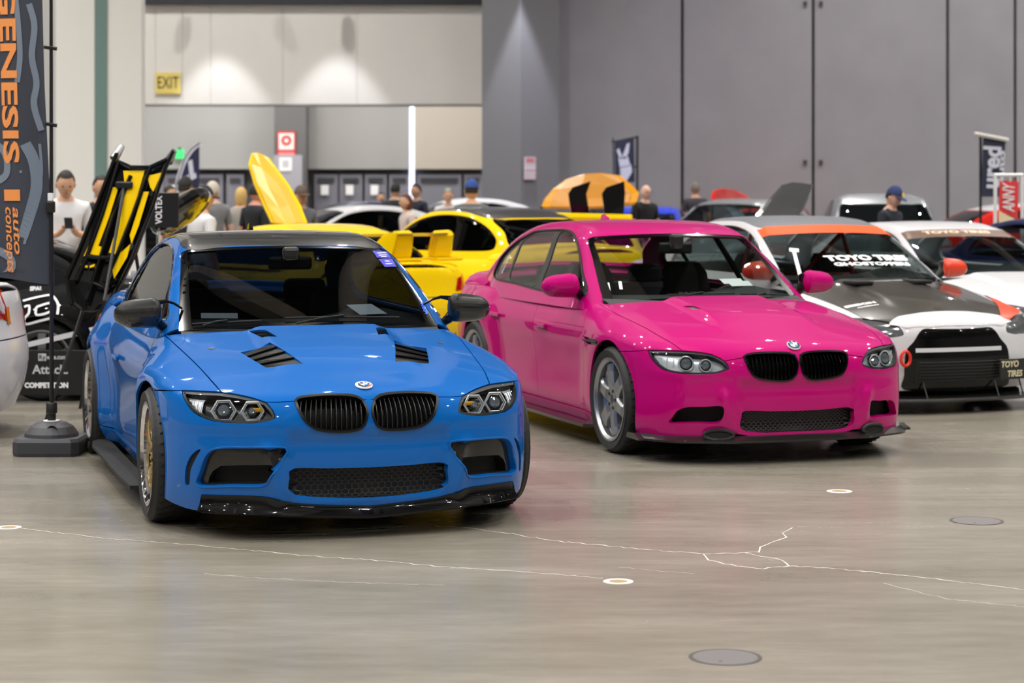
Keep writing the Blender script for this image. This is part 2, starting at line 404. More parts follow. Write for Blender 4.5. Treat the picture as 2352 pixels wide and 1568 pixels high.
# ---------------------------------------------------------------- car parts
def wheel(name, parent, x, y, wr, rr, width, style, rimmat, lipmat, sg, label=None, tread=True):
    """a wheel standing on the floor: tyre, rim barrel, centre; outer face to +x (sg=1) or -x"""
    w = empty(name, (x, y, wr)); w.parent = parent; w.scale = (sg, 1, 1) if sg > 0 else (1, 1, 1)
    if sg < 0: w.rotation_euler = (0, 0, PI)
    h = width / 2
    tp = [(rr - .004, h - .018), (rr + .012, h - .006), (rr + .03, h), ((wr + rr) / 2 + .012, h + .004), (wr - .022, h - .006), (wr - .006, h - .022), (wr, h - .045),
          (wr + .001, 0), (wr, -h + .045), (wr - .006, -h + .022), (wr - .03, -h), (rr, -h + .02)]
    t = lathe('tyre', tp, w, RUB, 48, 'x')
    if tread:
        bm = bmesh.new()
        for i in range(40):
            a = 2 * PI * i / 40
            for s in (-1, 1):
                R = Matrix.Rotation(a, 3, 'X') @ Matrix.Rotation(s * .45, 3, 'Z')
                c = Matrix.Rotation(a, 3, 'X') @ Vector((s * h * .45, 0, wr - .0005)); bbox(bm, c, (h * .7, .006, .006), R)
        frombm('tread_groove', bm, t, MATBLK, kind='stuff')
    lip = [(rr + .004, h - .014), (rr + .004, h - .004), (rr - .008, h - .004), (rr - .014, h - .012), (rr - .022, h - .02), (rr - .024, h - .055), (rr - .045, h - .075), (rr - .05, -h + .02), (rr, -h + .01)]
    sharpen(lathe('rim', lip, w, lipmat, 48, 'x'), 40)
    lathe('brake_disc', [(.02, -.01), (.17, -.01), (.17, .012), (.05, .012)], w, mat('brake_steel', (90, 88, 86), .35, .9), 32, 'x')
    if style == 'bbs':
        bm = bmesh.new(); n = 16; d0 = h - .07
        for i in range(n):
            for s in (-1, 1):
                a0 = 2 * PI * i / n; a1 = a0 + s * 2 * PI / n * 1.0
                p0 = Vector((d0 + .012, .07 * math.cos(a0), .07 * math.sin(a0))); p1 = Vector((d0 + .004, (rr - .04) * math.cos(a1), (rr - .04) * math.sin(a1)))
                pm = (p0 + p1) / 2 + Vector((.018, 0, 0)); tube_into(bm, [p0, pm, p1], [.009, .007, .008], 6)
        frombm('spokes', bm, w, rimmat, smooth=True, kind='stuff')
        lathe('hub', [(0, d0 + .035), (.03, d0 + .034), (.05, d0 + .025), (.075, d0 + .012), (.075, d0 - .02)], w, rimmat, 24, 'x')
        bm = bmesh.new()
        for i in range(32):
            a = 2 * PI * i / 32; q = Vector((h - .056, (rr - .034) * math.cos(a), (rr - .034) * math.sin(a)))
            bbox(bm, q, (.012, .012, .012), Matrix.Rotation(a, 3, 'X'), .002)
        frombm('rim_bolts', bm, w, CHROME, kind='stuff')
        t = text('rim_decal', 'BBS', .034, w, mat('red_vinyl', (190, 20, 35), .4), (h - .045, 0, 0), (0, 0, 0))
        for v in t.data.vertices:                                     # lettering wrapped round the polished lip, low on the wheel
            a = v.co.x / (rr - .024) + PI * 1.13; q = rr - .0265; v.co = Vector((v.co.y, -q * math.sin(a), q * math.cos(a)))
    elif style == 'six':
        bm = bmesh.new(); d0 = h - .022
        for i in range(6):
            a = 2 * PI * i / 6 + .2; R = Matrix.Rotation(a, 4, 'X'); r1 = rr - .035
            prof = [(.045, .056, d0 - .008), (.10, .042, d0 + .004), (.17, .038, d0 + .004), (r1, .052, d0 - .004)]
            rings = []
            for r, wd, d in prof:
                rings.append([bm.verts.new(R @ Vector(q)) for q in ((d, -wd * .72, r), (d, wd * .72, r), (d - .014, wd, r), (d - .055, wd, r), (d - .055, -wd, r), (d - .014, -wd, r))])
            for k in range(3):
                for j in range(6): bm.faces.new((rings[k][j], rings[k][(j + 1) % 6], rings[k + 1][(j + 1) % 6], rings[k + 1][j]))
            frombm('spoke', bm, w, rimmat); bm = bmesh.new()
        bm.free()
        lathe('hub', [(.0, d0 - .03), (.028, d0 - .03), (.03, d0 - .004), (.055, d0 - .003), (.08, d0 - .012), (.085, d0 - .05)], w, rimmat, 24, 'x')
        bm = bmesh.new()
        for i in range(5):
            a = 2 * PI * i / 5; bmesh.ops.create_cone(bm, cap_ends=True, segments=10, radius1=.011, radius2=.011, depth=.012, matrix=Matrix.Translation((d0 - .006, .052 * math.cos(a), .052 * math.sin(a))) @ Matrix.Rotation(PI / 2, 4, 'Y'))
        frombm('wheel_nuts', bm, w, BLK)
    else:
        bm = bmesh.new(); d0 = h - .03; n = 5
        for i in range(n):
            a = 2 * PI * i / n; R = Matrix.Rotation(a, 3, 'X')
            bbox(bm, R @ Vector((d0 - .02, 0, rr * .52)), (.03, .06, rr * .86), R)
        frombm('spokes', bm, w, rimmat)
        lathe('hub', [(0, d0), (.05, d0 - .002), (.07, d0 - .02), (.07, d0 - .05)], w, rimmat, 16, 'x')
    return w
def surf_text(name, s, pr, uv, du, dv, size, parent, m, off=.0015, bold=0., shear=0., width=None, spacing=1., curve=0.):
    """lettering laid on a body surface; uv = chart centre, du/dv = chart directions of reading and of up"""
    o = text(name, s, size, None, m, bold=bold, shear=shear, ext=0, width=width, spacing=spacing)
    bm = bmesh.new(); bm.from_mesh(o.data)
    for _ in range(2):
        lng = [e for e in bm.edges if e.calc_length() > .04]
        if not lng: break
        bmesh.ops.subdivide_edges(bm, edges=lng, cuts=1)
    bmesh.ops.triangulate(bm, faces=bm.faces); bm.to_mesh(o.data); bm.free()
    c = np.array([tuple(v.co) for v in o.data.vertices]); U = np.array(uv) + c[:, :1] * np.array(du) + (c[:, 1:2] + curve * c[:, :1] ** 2) * np.array(dv)
    P = pr.xyz(U); N = grad(pr.F, P); P = P + N * off
    for v, p in zip(o.data.vertices, P): v.co = p
    o.parent = parent; o.location = (0, 0, 0); o.rotation_euler = (0, 0, 0)
    me = o.data; me.update()
    if len(me.polygons) and np.mean([np.dot(tuple(p.normal), N[p.vertices[0]]) for p in me.polygons]) < 0: me.flip_normals()
    return o
def mirror_shell(parent, p, rz, sg, m, arm_m, glass_m=None, s=1., style='oval'):
    """a door mirror: bullet shell swelling outwards, glass, foot; p on the door, sg the side"""
    r = empty('door_mirror', p); r.parent = parent; r.scale = (s, s, s)
    bm = bmesh.new(); bmesh.ops.create_uvsphere(bm, u_segments=32, v_segments=20, radius=1.)
    bmesh.ops.rotate(bm, verts=bm.verts, cent=(0, 0, 0), matrix=Matrix.Rotation(PI / 2, 3, 'Y'))
    for v in bm.verts:
        x, y, z = v.co; u = x * sg; ring = max(math.sqrt(max(1 - x * x, 0)), 1e-4); cy, cz = y / ring, z / ring
        k = (1 - abs(u) ** (3.2 if u > 0 else 6)) ** .5                      # blunt inner end, rounded outer end
        hz = .074 * k * (1 - .12 * u); yy = cy * k * (.075 if cy < 0 else .030)
        v.co = (sg * (.150 + u * .122), yy + .016 * u, cz * hz - .004 * u)
    frombm('mirror_housing', bm, r, m, smooth=True)
    gl = lathe('mirror_glass', [(0, 0), (.055, 0)], r, CHROME, 20, 'y'); gl.scale = (1.75, 1, 1.05); gl.location = (sg * .155, .033, .0)
    bm = bmesh.new()
    if style == 'twin':
        tube_into(bm, [(sg * -.085, .06, .02), (sg * -.04, .035, .048), (sg * .0, .02, .06), (sg * .04, .005, .055), (sg * .07, -.005, .03), (sg * .09, -.01, .0)], [.007, .007, .009, .014, .03, .04], 10)
        tube_into(bm, [(sg * -.03, .03, -.10), (sg * .0, .02, -.085), (sg * .035, .005, -.06), (sg * .065, -.005, -.03), (sg * .09, -.01, .0)], [.02, .022, .026, .034, .04], 10)
    else:
        tube_into(bm, [(sg * -.04, .02, -.085), (sg * .0, .01, -.07), (sg * .03, 0, -.04), (sg * .06, 0, -.0)], [.028, .03, .034, .04], 10)
        bbox(bm, (sg * .045, 0, .0), (.05, .07, .12), None, .018)
    frombm('mirror_arm', bm, r, arm_m, smooth=True)
    return r
def seat(parent, x, y, m, m2, z=.22, style='bucket'):
    s = empty('front_seat', (x, y, z)); s.parent = parent
    bm = bmesh.new()
    R = Matrix.Rotation(-.30, 3, 'X')
    bbox(bm, (0, 0, .06), (.50, .52, .13), None, .04)
    frombm('seat_cushion', bm, s, m, smooth=True)
    # back as a lofted outline that narrows to the head
    prof = [(.26, .05, .10), (.26, .25, .11), (.27, .42, .11), (.21, .56, .09), (.155, .64, .08), (.15, .76, .075), (.11, .83, .05)]
    rings = []; bm = bmesh.new()
    for w, h, t in prof:
        c = Vector((0, .24 + h * .30, .05 + h * .94))
        rings.append([bm.verts.new(c + Vector(q)) for q in ((-w, -t / 2 - .03, 0), (-w * .6, -t / 2, 0), (w * .6, -t / 2, 0), (w, -t / 2 - .03, 0), (w, t / 2, .01), (-w, t / 2, .01))])
    for k in range(len(rings) - 1):
        for j in range(6): bm.faces.new((rings[k][j], rings[k][(j + 1) % 6], rings[k + 1][(j + 1) % 6], rings[k + 1][j]))
    bm.faces.new(rings[0][::-1]); bm.faces.new(rings[-1])
    frombm('seat_back', bm, s, m, smooth=False)
    return s
def interior(parent, S, dark, sedan=False, seats=True, sx=1.):
    """tub, dash, steering wheel, seats and rear bench seen through the glass"""
    wb = S.wb; sc = S.sz
    bm = bmesh.new(); bbox(bm, (0, .5 * wb + .1, .20), (1.40 * sx, .9 * wb, .08)); bbox(bm, (0, .35, .55), (1.46 * sx, .08, .55)); bbox(bm, (0, wb * .95, .55), (1.3 * sx, .12, .6))
    frombm('cabin_floor', bm, parent, dark)
    bm = bmesh.new(); n = 16; rings = []
    for i in range(n + 1):
        x = (-.70 + 1.4 * i / n) * sx; c = .055 * math.exp(-((x - .36) / .2) ** 2)
        y0 = .46 + .33 * (x / sx) ** 2
        rings.append([bm.verts.new((x, y0 + a, (b + (c if k in (2, 3) else 0)) * sc)) for k, (a, b) in enumerate(((-.0, .60), (-.02, .895), (.20, .92), (.34, .915), (.42, .86), (.40, .55)))])
    for i in range(n):
        for j in range(5): bm.faces.new((rings[i][j], rings[i + 1][j], rings[i + 1][j + 1], rings[i][j + 1]))
    frombm('dashboard', bm, parent, dark, smooth=True)
    if not seats: return
    R = Matrix.Rotation(-1.15, 4, 'X'); M = Matrix.Translation((.36, .98, .80 * sc)) @ R
    tube('steering_wheel', [M @ Vector((.18 * math.cos(a), .18 * math.sin(a), 0)) for a in [2 * PI * i / 24 for i in range(24)]], .015, parent, BLK, 8, True)
    bm = bmesh.new(); bbox(bm, (0, .5 * wb + .78, .40), (1.15, .5, .16), None, .04); bbox(bm, (0, .5 * wb + 1.02, .68 * sc), (1.15, .16, .5), Matrix.Rotation(-.3, 3, 'X'), .05)
    for q in (-.36, .36): bbox(bm, (q, .5 * wb + 1.12, .98 * sc), (.26, .1, .16), None, .04)
    frombm('rear_bench', bm, parent, dark)
def roundel(parent, P, N, r, outer=(240, 240, 240), sport=False):
    """the round badge: ring, black band with letters, blue and white quarters"""
    z = Vector(N).normalized(); up = Vector((0, 0, 1)); x = Vector((1, 0, 0)); x = (x - z * x.dot(z)).normalized(); y = z.cross(x)
    e = empty('badge', Vector(P) + z * .002); e.parent = parent
    e.rotation_euler = Matrix((x, y, z)).transposed().to_euler()
    sharpen(lathe('badge_rim', [(0, 0), (r, 0), (r, .005), (r * .93, .0065), (0, .0062)], e, mat('badge_white', outer, .25, 0, .5), 40))
    if sport:
        for c, a0, a1 in (((120, 170, 220), 3.4, 4.2), ((30, 40, 110), 4.2, 5.0), ((210, 30, 60), 5.0, 6.3)):
            n = 10; v = [(q * math.cos(a0 + (a1 - a0) * i / n), q * math.sin(a0 + (a1 - a0) * i / n), .0068) for i in range(n + 1) for q in (r * .74, r * .9)]
            mk('badge_stripe', v, [(2 * i, 2 * i + 1, 2 * i + 3, 2 * i + 2) for i in range(n)], e, mat('stripe_%d' % c[0], c, .3))
    rb = r * (.70 if sport else .93); ri = rb * .60
    lathe('badge_band', [(0, .0064), (rb, .0064), (rb, .0078), (ri, .0078)], e, mat('badge_black', (10, 10, 12), .2), 40)
    for k in range(4):
        n = 6; a = [k * PI / 2 + PI / 2 * i / n for i in range(n + 1)]
        v = [(0, 0, .0084)] + [(ri * math.cos(q), ri * math.sin(q), .0084) for q in a]
        mk('badge_quarter', v, [(0, i + 1, i + 2) for i in range(n)], e, mat('badge_blue', (30, 120, 205), .25) if k % 2 else mat('badge_white', outer, .25, 0, .5))
    for ch, a in (('B', 2.45), ('M', PI / 2), ('W', .70)):
        q = (rb + ri) / 2; text('badge_letter', ch, rb * .42, e, mat('badge_white', outer, .25, 0, .5), (q * math.cos(a), q * math.sin(a), .0082), (0, 0, a - PI / 2), ext=.0003)
    return e
def loft(name, rings, parent=None, m=None, smooth=True, cap=True, closed=True, **k):
    n = len(rings[0]); v = [tuple(p) for r in rings for p in r]; f = []
    for i in range(len(rings) - 1):
        for j in range(n if closed else n - 1):
            a, b = i * n + j, i * n + (j + 1) % n; f.append((a, b, b + n, a + n))
    if cap and closed: f += [tuple(range(n))[::-1], tuple(range((len(rings) - 1) * n, len(rings) * n))]
    bm = bmesh.new(); bv = [bm.verts.new(q) for q in v]
    for q in f: bm.faces.new([bv[i] for i in q])
    return frombm(name, bm, parent, m, smooth, **k)
# ---------------------------------------------------------------- the two show cars in front
def arch(C, yw, a0, a1, n=18, r=None):
    """points on the body along a wheel opening; angle 0 = towards the nose, 90 degrees = top"""
    r = r or C.S.ar; t = np.linspace(a0, a1, n); yz = np.stack([yw - r * np.cos(t), C.S.wr + r * np.sin(t)], 1); return C.at_side(yz)
def body(C, root, M, L, roof_m, glass_m, side_glass_m, res=.035, sedan=False, hero=True, carb_hood=None, win_m=None):
    """the painted shell from its joint lines L (3-D, right-hand half): bumper, bonnet, wings, doors, quarters, boot, cabin"""
    S = C.S; wb = S.wb; side, front, rear, cab = C.side, C.front, C.rear, C.cab
    sv = side.uv; fv = front.uv
    tA = math.asin(np.clip((L['fb'][-1][2] - S.wr) / S.ar, -1, 1))
    A = arch(C, 0, tA, tA, 1)
    fb = join(L['fb'][:-1], A)
    zb = L.get('zb', .135)
    dn = arch(C, 0, tA, math.asin((zb + .02 - S.wr) / S.ar), 16)
    bot = L['bot']
    kmid = np.array([[0, L['kt'][-1][1], L['kt'][-1][2] + .004]])
    half = join(fv(kmid) * [0, 1], cr(fv(L['kb'][::-1]), .02) if 'kb' in L else fv(L['kt'][::-1]), cr(fv(L['kg'][::-1]), .03), cr(fv(L['hlb'][::-1]), .025), cr(fv(fb), .03), fv(dn), cr(fv(join(dn[-1:], bot)), .03), fv(bot[-1:]) * [0, 1])
    holes = []
    for h in L.get('holes', []):
        q = cr(fv(h), .02, True); holes.append(q)
        if np.abs(fv(h)[:, 0]).min() > .02: holes.append(q * [-1, 1])
    if 'mouth' in L:
        mp = fv(L['mouth']); mp[0, 0] = mp[-1, 0] = 0; holes.append(sym(cr(mp, .02)))
    panel('front_bumper', root, front, sym(half), M, holes, res=res * .8, hole_edge=.045)
    # bonnet
    hr = C.top([(x, (.365 + .36 * (x / S.sx) ** 2) * S.sy) for x in np.linspace(L['hs'][0][0] - .01, 0, 8)])
    front_edge = join(sv(kmid) * [1, 0], cr(sv(L['kt'][::-1]), .03), cr(sv(L['kg'][::-1]), .03), cr(sv(L['hti'][::-1]), .03))
    half = join(front_edge, cr(sv(L['hs'][::-1]), .04), cr(sv(hr), .05), sv(hr[-1:]) * [1, 0])
    vh = []
    for h in L.get('vents', []): q = dens(sv(h), .02); vh += [q, q * [1, -1]]
    panel('bonnet', root, side, symx(half), carb_hood or M, vh, res=res, hole_edge=.02)
    # wing
    ar_f = arch(C, 0, tA, PI - math.asin((.20 - S.wr) / S.ar) if True else 0, 24)
    sill = .205
    yd = .505 * S.sy
    dl = C.at_side([(yd, sill), (yd - .005, .4), (yd + .01, .62), (yd + .045, .78)])
    a0 = L['hs'][0]
    wing = join(sv(ar_f), sv(C.at_side([(S.ar + .005, sill)])), cr(sv(dl), .05), sv([a0]), cr(sv(L['hs']), .04), cr(sv(L['hto'][::-1]), .03), cr(sv(fb), .03))
    gl = [dens(sv(L['gill']), .02)] if 'gill' in L else []
    panel('front_wing', root, side, wing, M, gl, res=res, mirror=True, hole_edge=.02)
    top_v = .75 * math.radians(60)
    yr = (1.46 if sedan else 1.86) * S.sy
    re = C.at_side([(yr - .03, sill), (yr, .4), (yr + .03, .6), (yr + .05, .78)])
    topd = lambda y0, y1: np.array([(y, top_v) for y in np.linspace(y0, y1, 14)])
    door = join(cr(sv(dl), .05), sv([a0]), topd(yd + .12, yr + .06), cr(sv(re[::-1]), .05), sv(C.at_side([(y, sill) for y in np.linspace(yr - .03, yd, 12)])))
    panel('door', root, side, door, M, res=res, mirror=True)
    y1 = yr
    if sedan:
        rr = arch(C, wb, .55, .05, 8)
        re2 = np.concatenate([C.at_side([(wb + .02, .86), (wb - .06, .77), (wb - .19, .66)]), ])
        d2 = join(cr(sv(re), .05), topd(yr + .06, wb + .03), cr(sv(join(re2, arch(C, wb, .9, .9, 1), arch(C, wb, .45, .45, 1))), .05), sv(C.at_side([(wb - S.ar - .01, sill + .02)])), sv(C.at_side([(y, sill) for y in np.linspace(wb - S.ar - .02, yr - .03, 12)])))
        panel('door', root, side, d2, M, res=res, mirror=True)
        qstart = join(cr(sv(re2[:]), .05))
        qa = arch(C, wb, .9, PI - math.asin((.24 - S.wr) / S.ar), 20)
        qtop0 = wb + .03
        ye = 3.32 * S.sy
        rl = C.at_side([(ye, .24), (ye, .45), (ye + .02, .60), (ye + .06, .75)])
        q = join(sv(qa), cr(sv(rl), .05), topd(ye + .1, qtop0), qstart)
    else:
        qa = arch(C, wb, math.asin((sill - S.wr) / S.ar), PI - math.asin((.24 - S.wr) / S.ar), 26)
        ye = 3.32 * S.sy
        rl = C.at_side([(ye, .24), (ye, .45), (ye + .02, .60), (ye + .06, .75)])
        q = join(sv(qa), cr(sv(rl), .05), topd(ye + .1, yr + .06), cr(sv(re[::-1]), .05), sv(C.at_side([(yr + .05, sill)])))
    panel('rear_quarter', root, side, q, M, res=res, mirror=True)
    # boot lid, rear panel, rear bumper
    bl = symx(np.array([(2.86 * S.sy, 0), (2.86 * S.sy, top_v), (ye + .1, top_v), (3.72 * S.sy, top_v * .9), (3.74 * S.sy, 0)])); panel('boot_lid', root, side, dens(bl, .08), M, res=res * 1.3)
    rv = rear.uv
    th = abs(rv(rl[:1])[0, 0])
    u2 = abs(rv(rl[-1:])[0, 0])
    panel('rear_bumper', root, rear, dens(sym(np.array([(0, .63 * S.sz), (th * .98, .63 * S.sz), (th, .24), (th * .9, .17), (0, .15)])), .05), M, res=res * 1.4)
    panel('rear_panel', root, rear, dens(sym(np.array([(0, .94 * S.sz), (u2 * .6, .93 * S.sz), (u2 * .95, .84 * S.sz), (th, .635 * S.sz), (0, .635 * S.sz)])), .05), M, res=res * 1.4)
    tlp = cr(np.array([(u2 * .52, .68 * S.sz), (u2 * .5, .78 * S.sz), (u2 * .75, .82 * S.sz), (th * .99, .78 * S.sz), (th * 1.0, .70 * S.sz), (u2 * .7, .66 * S.sz)]), .04, True)
    panel('tail_lamp', root, rear, tlp, mat('tail_red', (150, 10, 14), .12, 0, 1.), res=.05, off=.008, mirror=True)
    # sill
    sk = join(sv(C.at_side([(y, sill - .002) for y in np.linspace(S.ar + .01, wb - S.ar - .01, 16)])), sv(C.at_side([(y, .125) for y in np.linspace(wb - S.ar - .03, S.ar + .02, 16)])))
    panel('side_skirt', root, side, sk, M, res=.06, off=.006, mirror=True)
    # cabin
    cv = cab.uv; G = S.green
    tp = lambda xy: C.top(xy, G)
    ws = L['ws']; ws2 = join(cv(ws[:1]) * [1, 0], cr(cv(ws[:L['wsn'][0] + 1]), .05), cr(cv(ws[L['wsn'][0]:L['wsn'][1] + 1]), .05), cr(cv(ws[L['wsn'][1]:]), .05), cv(ws[-1:]) * [1, 0])
    wsp = symx(ws2)
    rf = L['roof']; rf2 = join(cv(rf[:1]) * [1, 0], cr(cv(rf), .06), cv(rf[-1:]) * [1, 0]); rfp = symx(rf2)
    rw = L['rw']; rw2 = join(cv(rw[:1]) * [1, 0], cr(cv(rw), .06), cv(rw[-1:]) * [1, 0]); rwp = symx(rw2)
    wins = [cr(cv(w), .04, True) for w in L['wins']]
    fr0 = tp([(x, (L.get('fy', .40) + .36 * (x / S.sx) ** 2) * S.sy) for x in np.linspace(0, .70, 8) * S.sx])
    vm = .75 * math.radians(84)
    out = symx(join(cv(fr0[:1]) * [1, 0], cv(fr0), [(.62 * S.sy, vm)], [(y, vm) for y in np.linspace(.7, 3.1, 20) * S.sy], [(3.3 * S.sy, .75 * math.radians(60))], [(3.33 * S.sy, 0)]))
    hl = [wsp, rfp, rwp]
    dlo = [cr(cv(L['dlo']), .04, True)] if 'dlo' in L else wins
    for w in dlo: hl += [w, w * [1, -1]]
    panel('cabin_frame', root, cab, out, M, hl, res=res, hole_edge=.03, gap=0)
    if hero:
        panel('inner_lining', root, cab, out, mat('lining', (42, 43, 44), .9), [wsp, rwp] + [h for w in dlo for h in (w, w * [1, -1])], res=.07, off=-.03, edge=0, hole_edge=0, gap=0)
        panel('windscreen_border', root, cab, wsp, mat('frit', (6, 6, 7), .12, 0, .6), [inset(wsp, .034)], res=.04, off=-.0022, edge=0, hole_edge=0, gap=.001)
    if 'dlo' in L:
        panel('window_surround', root, cab, dlo[0], GLOSSBLK, wins, res=.03, off=-.003, edge=0, hole_edge=.01, mirror=True)
    panel('windscreen', root, cab, wsp, glass_m, res=res * 1.2, off=-.003, edge=0)
    panel('roof', root, cab, rfp, roof_m, res=res * 1.2, off=-.001, gap=.002)
    panel('rear_window', root, cab, rwp, side_glass_m, res=res * 1.6, off=-.003, edge=0)
    for w in wins:
        panel('side_window', root, cab, w, win_m or side_glass_m, res=res * 1.2, off=-.006, edge=0, mirror=True)
    if hero:
        lm = MATS['lining']
        panel('door_card', root, side, join(sv(C.at_side([(yd + .02, sill + .05)])), [(y, top_v) for y in np.linspace(yd + .12, 2.9, 16)], sv(C.at_side([(2.3, .6), (2.2, sill + .05)]))), lm, res=.12, off=-.05, edge=0, gap=0, mirror=True)
        box('parcel_shelf', (0, 2.85, .90), (1.2, .66, .03), root, lm)
    # floor pan and wheel housings so that no light shows through
    bm = bmesh.new()
    bbox(bm, (0, wb / 2, .18), (1.2 * S.sx, wb + 1.1, .1)); bbox(bm, (0, wb / 2, .40), (1.15 * S.sx, wb - .75, .42)); bbox(bm, (0, -.15, .42), (1.1 * S.sx, .7, .46)); bbox(bm, (0, wb + .35, .45), (1.1 * S.sx, 1.2, .5))
    bbox(bm, (0, wb / 2, .25), (1.62 * S.sx, wb - .82, .16))
    frombm('underbody', bm, root, MATBLK)
    for yw in (0, wb):
        for s in (-1, 1):
            n = 20; t = np.linspace(-.5, PI + .5, n); ra = S.ar + .012
            v = [(s * xx * S.sx, yw - ra * math.cos(a), S.wr + ra * math.sin(a)) for a in t for xx in (.84, .56)]
            f = [(2 * i, 2 * i + 1, 2 * i + 3, 2 * i + 2) for i in range(n - 1)]
            v += [(s * .56 * S.sx, yw, S.wr)]; f += [(2 * i + 1, 2 * i + 3, 2 * n) for i in range(n - 1)]
            mk('wheel_housing', v, f, root, MATBLK)
    return dict(ws=wsp, wins=wins)
def trimline(name, pr, uv, r, root, m, closed=True, off=.002, mirror=True):
    P = pr.xyz(uv); P = P + grad(pr.F, P) * off
    for s in ((1, -1) if mirror else (1,)): tube(name, [(s * p[0], p[1], p[2]) for p in P], r, root, m, 6, closed)
def slats(C, pr, poly, n, root, m, d0=.012, d1=.05, th=.006, chrome=None, frac=(.06, .94)):
    """upright bars filling an outline of the nose chart"""
    lo, hi = poly.min(0), poly.max(0)
    for i in range(n):
        u = lo[0] + (hi[0] - lo[0]) * (frac[0] + (frac[1] - frac[0]) * i / (n - 1)); ys = []
        for a, b in zip(poly, np.roll(poly, -1, 0)):
            if (a[0] - u) * (b[0] - u) < 0: ys.append(a[1] + (b[1] - a[1]) * (u - a[0]) / (b[0] - a[0]))
        if len(ys) < 2 or max(ys) - min(ys) < .02: continue
        vs = np.linspace(min(ys) + .002, max(ys) - .002, 9); P = pr.xyz(np.stack([vs * 0 + u, vs], 1)); N = grad(pr.F, P); w = np.array([th / 2, 0, 0])
        rings = [[P[k] - N[k] * d0 - w * .5, P[k] - N[k] * d0 + w * .5, P[k] - N[k] * d1 + w, P[k] - N[k] * d1 - w] for k in range(9)]
        loft('slat', rings, root, m, smooth=False)
def hexmesh(name, pr, poly, cell, off, parent, m, bar=.0022, sy=.62):
    """honeycomb wire behind an opening"""
    lo, hi = poly.min(0), poly.max(0); cw = cell * math.sqrt(3); cents = []
    nx = int((hi[0] - lo[0]) / cw) + 2; ny = int((hi[1] - lo[1]) / (cell * 1.5 * sy)) + 2
    for j in range(ny):
        for i in range(nx): cents.append((lo[0] + (i + .5 * (j % 2)) * cw, lo[1] + j * cell * 1.5 * sy))
    cents = np.array(cents); cents = cents[inpoly(cents, poly)]
    v2, f = [], []
    for c in cents:
        b = len(v2)
        for k in range(6):
            a = PI / 6 + k * PI / 3
            for r in (cell, cell - bar): v2.append((c[0] + r * math.cos(a), c[1] + r * math.sin(a) * sy))
        f += [(b + 2 * k, b + 2 * ((k + 1) % 6), b + 2 * ((k + 1) % 6) + 1, b + 2 * k + 1) for k in range(6)]
    P = pr.xyz(np.array(v2)); P = P - grad(pr.F, P) * off; mk(name, P, f, parent, m, kind='stuff')
def put_on(C, px, F=None, depth=0.):
    q = C.trace(np.array(px, float), F); n = grad(F or C.S.low, q); return q - n * depth, n
def lampring(name, c, n, r, tube_r, parent, m, hexa=False, gap=None, sg=1):
    z = Vector(n).normalized(); x = Vector((1, 0, 0)); x = (x - z * x.dot(z)).normalized(); y = z.cross(x); k = 6 if hexa else 24
    a = [2 * PI * i / k + (PI / 6 * 0 if hexa else 0) for i in range(k)]
    pts = [Vector(c) + (x * math.cos(q) * r * (1.05 if hexa else 1) + y * math.sin(q) * r) for q in a]
    if gap: pts = pts[gap[0]:] + pts[:gap[1]]
    if hexa:                                                       # straight sides, slightly rounded corners
        tube(name, pts if gap else pts, tube_r, parent, m, 6, gap is None)
    else: tube(name, pts, tube_r, parent, m, 6, gap is None)
def disc(name, c, n, r, h, parent, m, seg=24, dome=0.):
    z = Vector(n).normalized(); x = Vector((1, 0, 0)); x = (x - z * x.dot(z)).normalized(); y = z.cross(x)
    pr = [(r, 0), (r, h)] + [(r * math.cos(t), h + dome * math.sin(t)) for t in (.5, 1.0, 1.3)] + [(0, h + dome)]
    o = lathe(name, pr, parent, m, seg); R = Matrix((x, y, z)).transposed().to_4x4(); o.matrix_local = Matrix.Translation(c) @ R
    return o
def vent_louvres(C, quad, n, root, m, depth=.022):
    """angled blades across an opening given by the chart corners (rear outer, rear inner, front inner, front outer)"""
    for s in (1, -1):
        e = empty('bonnet_vent'); e.parent = root
        A, B, Cc, D = [np.array(q) for q in quad]
        for i in range(n):
            t0, t1 = i / n, (i + 1.0) / n
            uv = [A + (D - A) * t0, B + (Cc - B) * t0, B + (Cc - B) * t1, A + (D - A) * t1]
            P = C.side.xyz(np.array(uv)); N = grad(C.S.low, P); hgt = [-depth, -depth, .0, .0]
            P = P + N * np.array(hgt)[:, None]; P2 = P - N * .004
            v = [(s * p[0], p[1], p[2]) for p in list(P) + list(P2)]
            mk('louvre_blade', v, [(0, 1, 2, 3), (7, 6, 5, 4), (0, 4, 5, 1), (1, 5, 6, 2), (2, 6, 7, 3), (3, 7, 4, 0)], e, m)
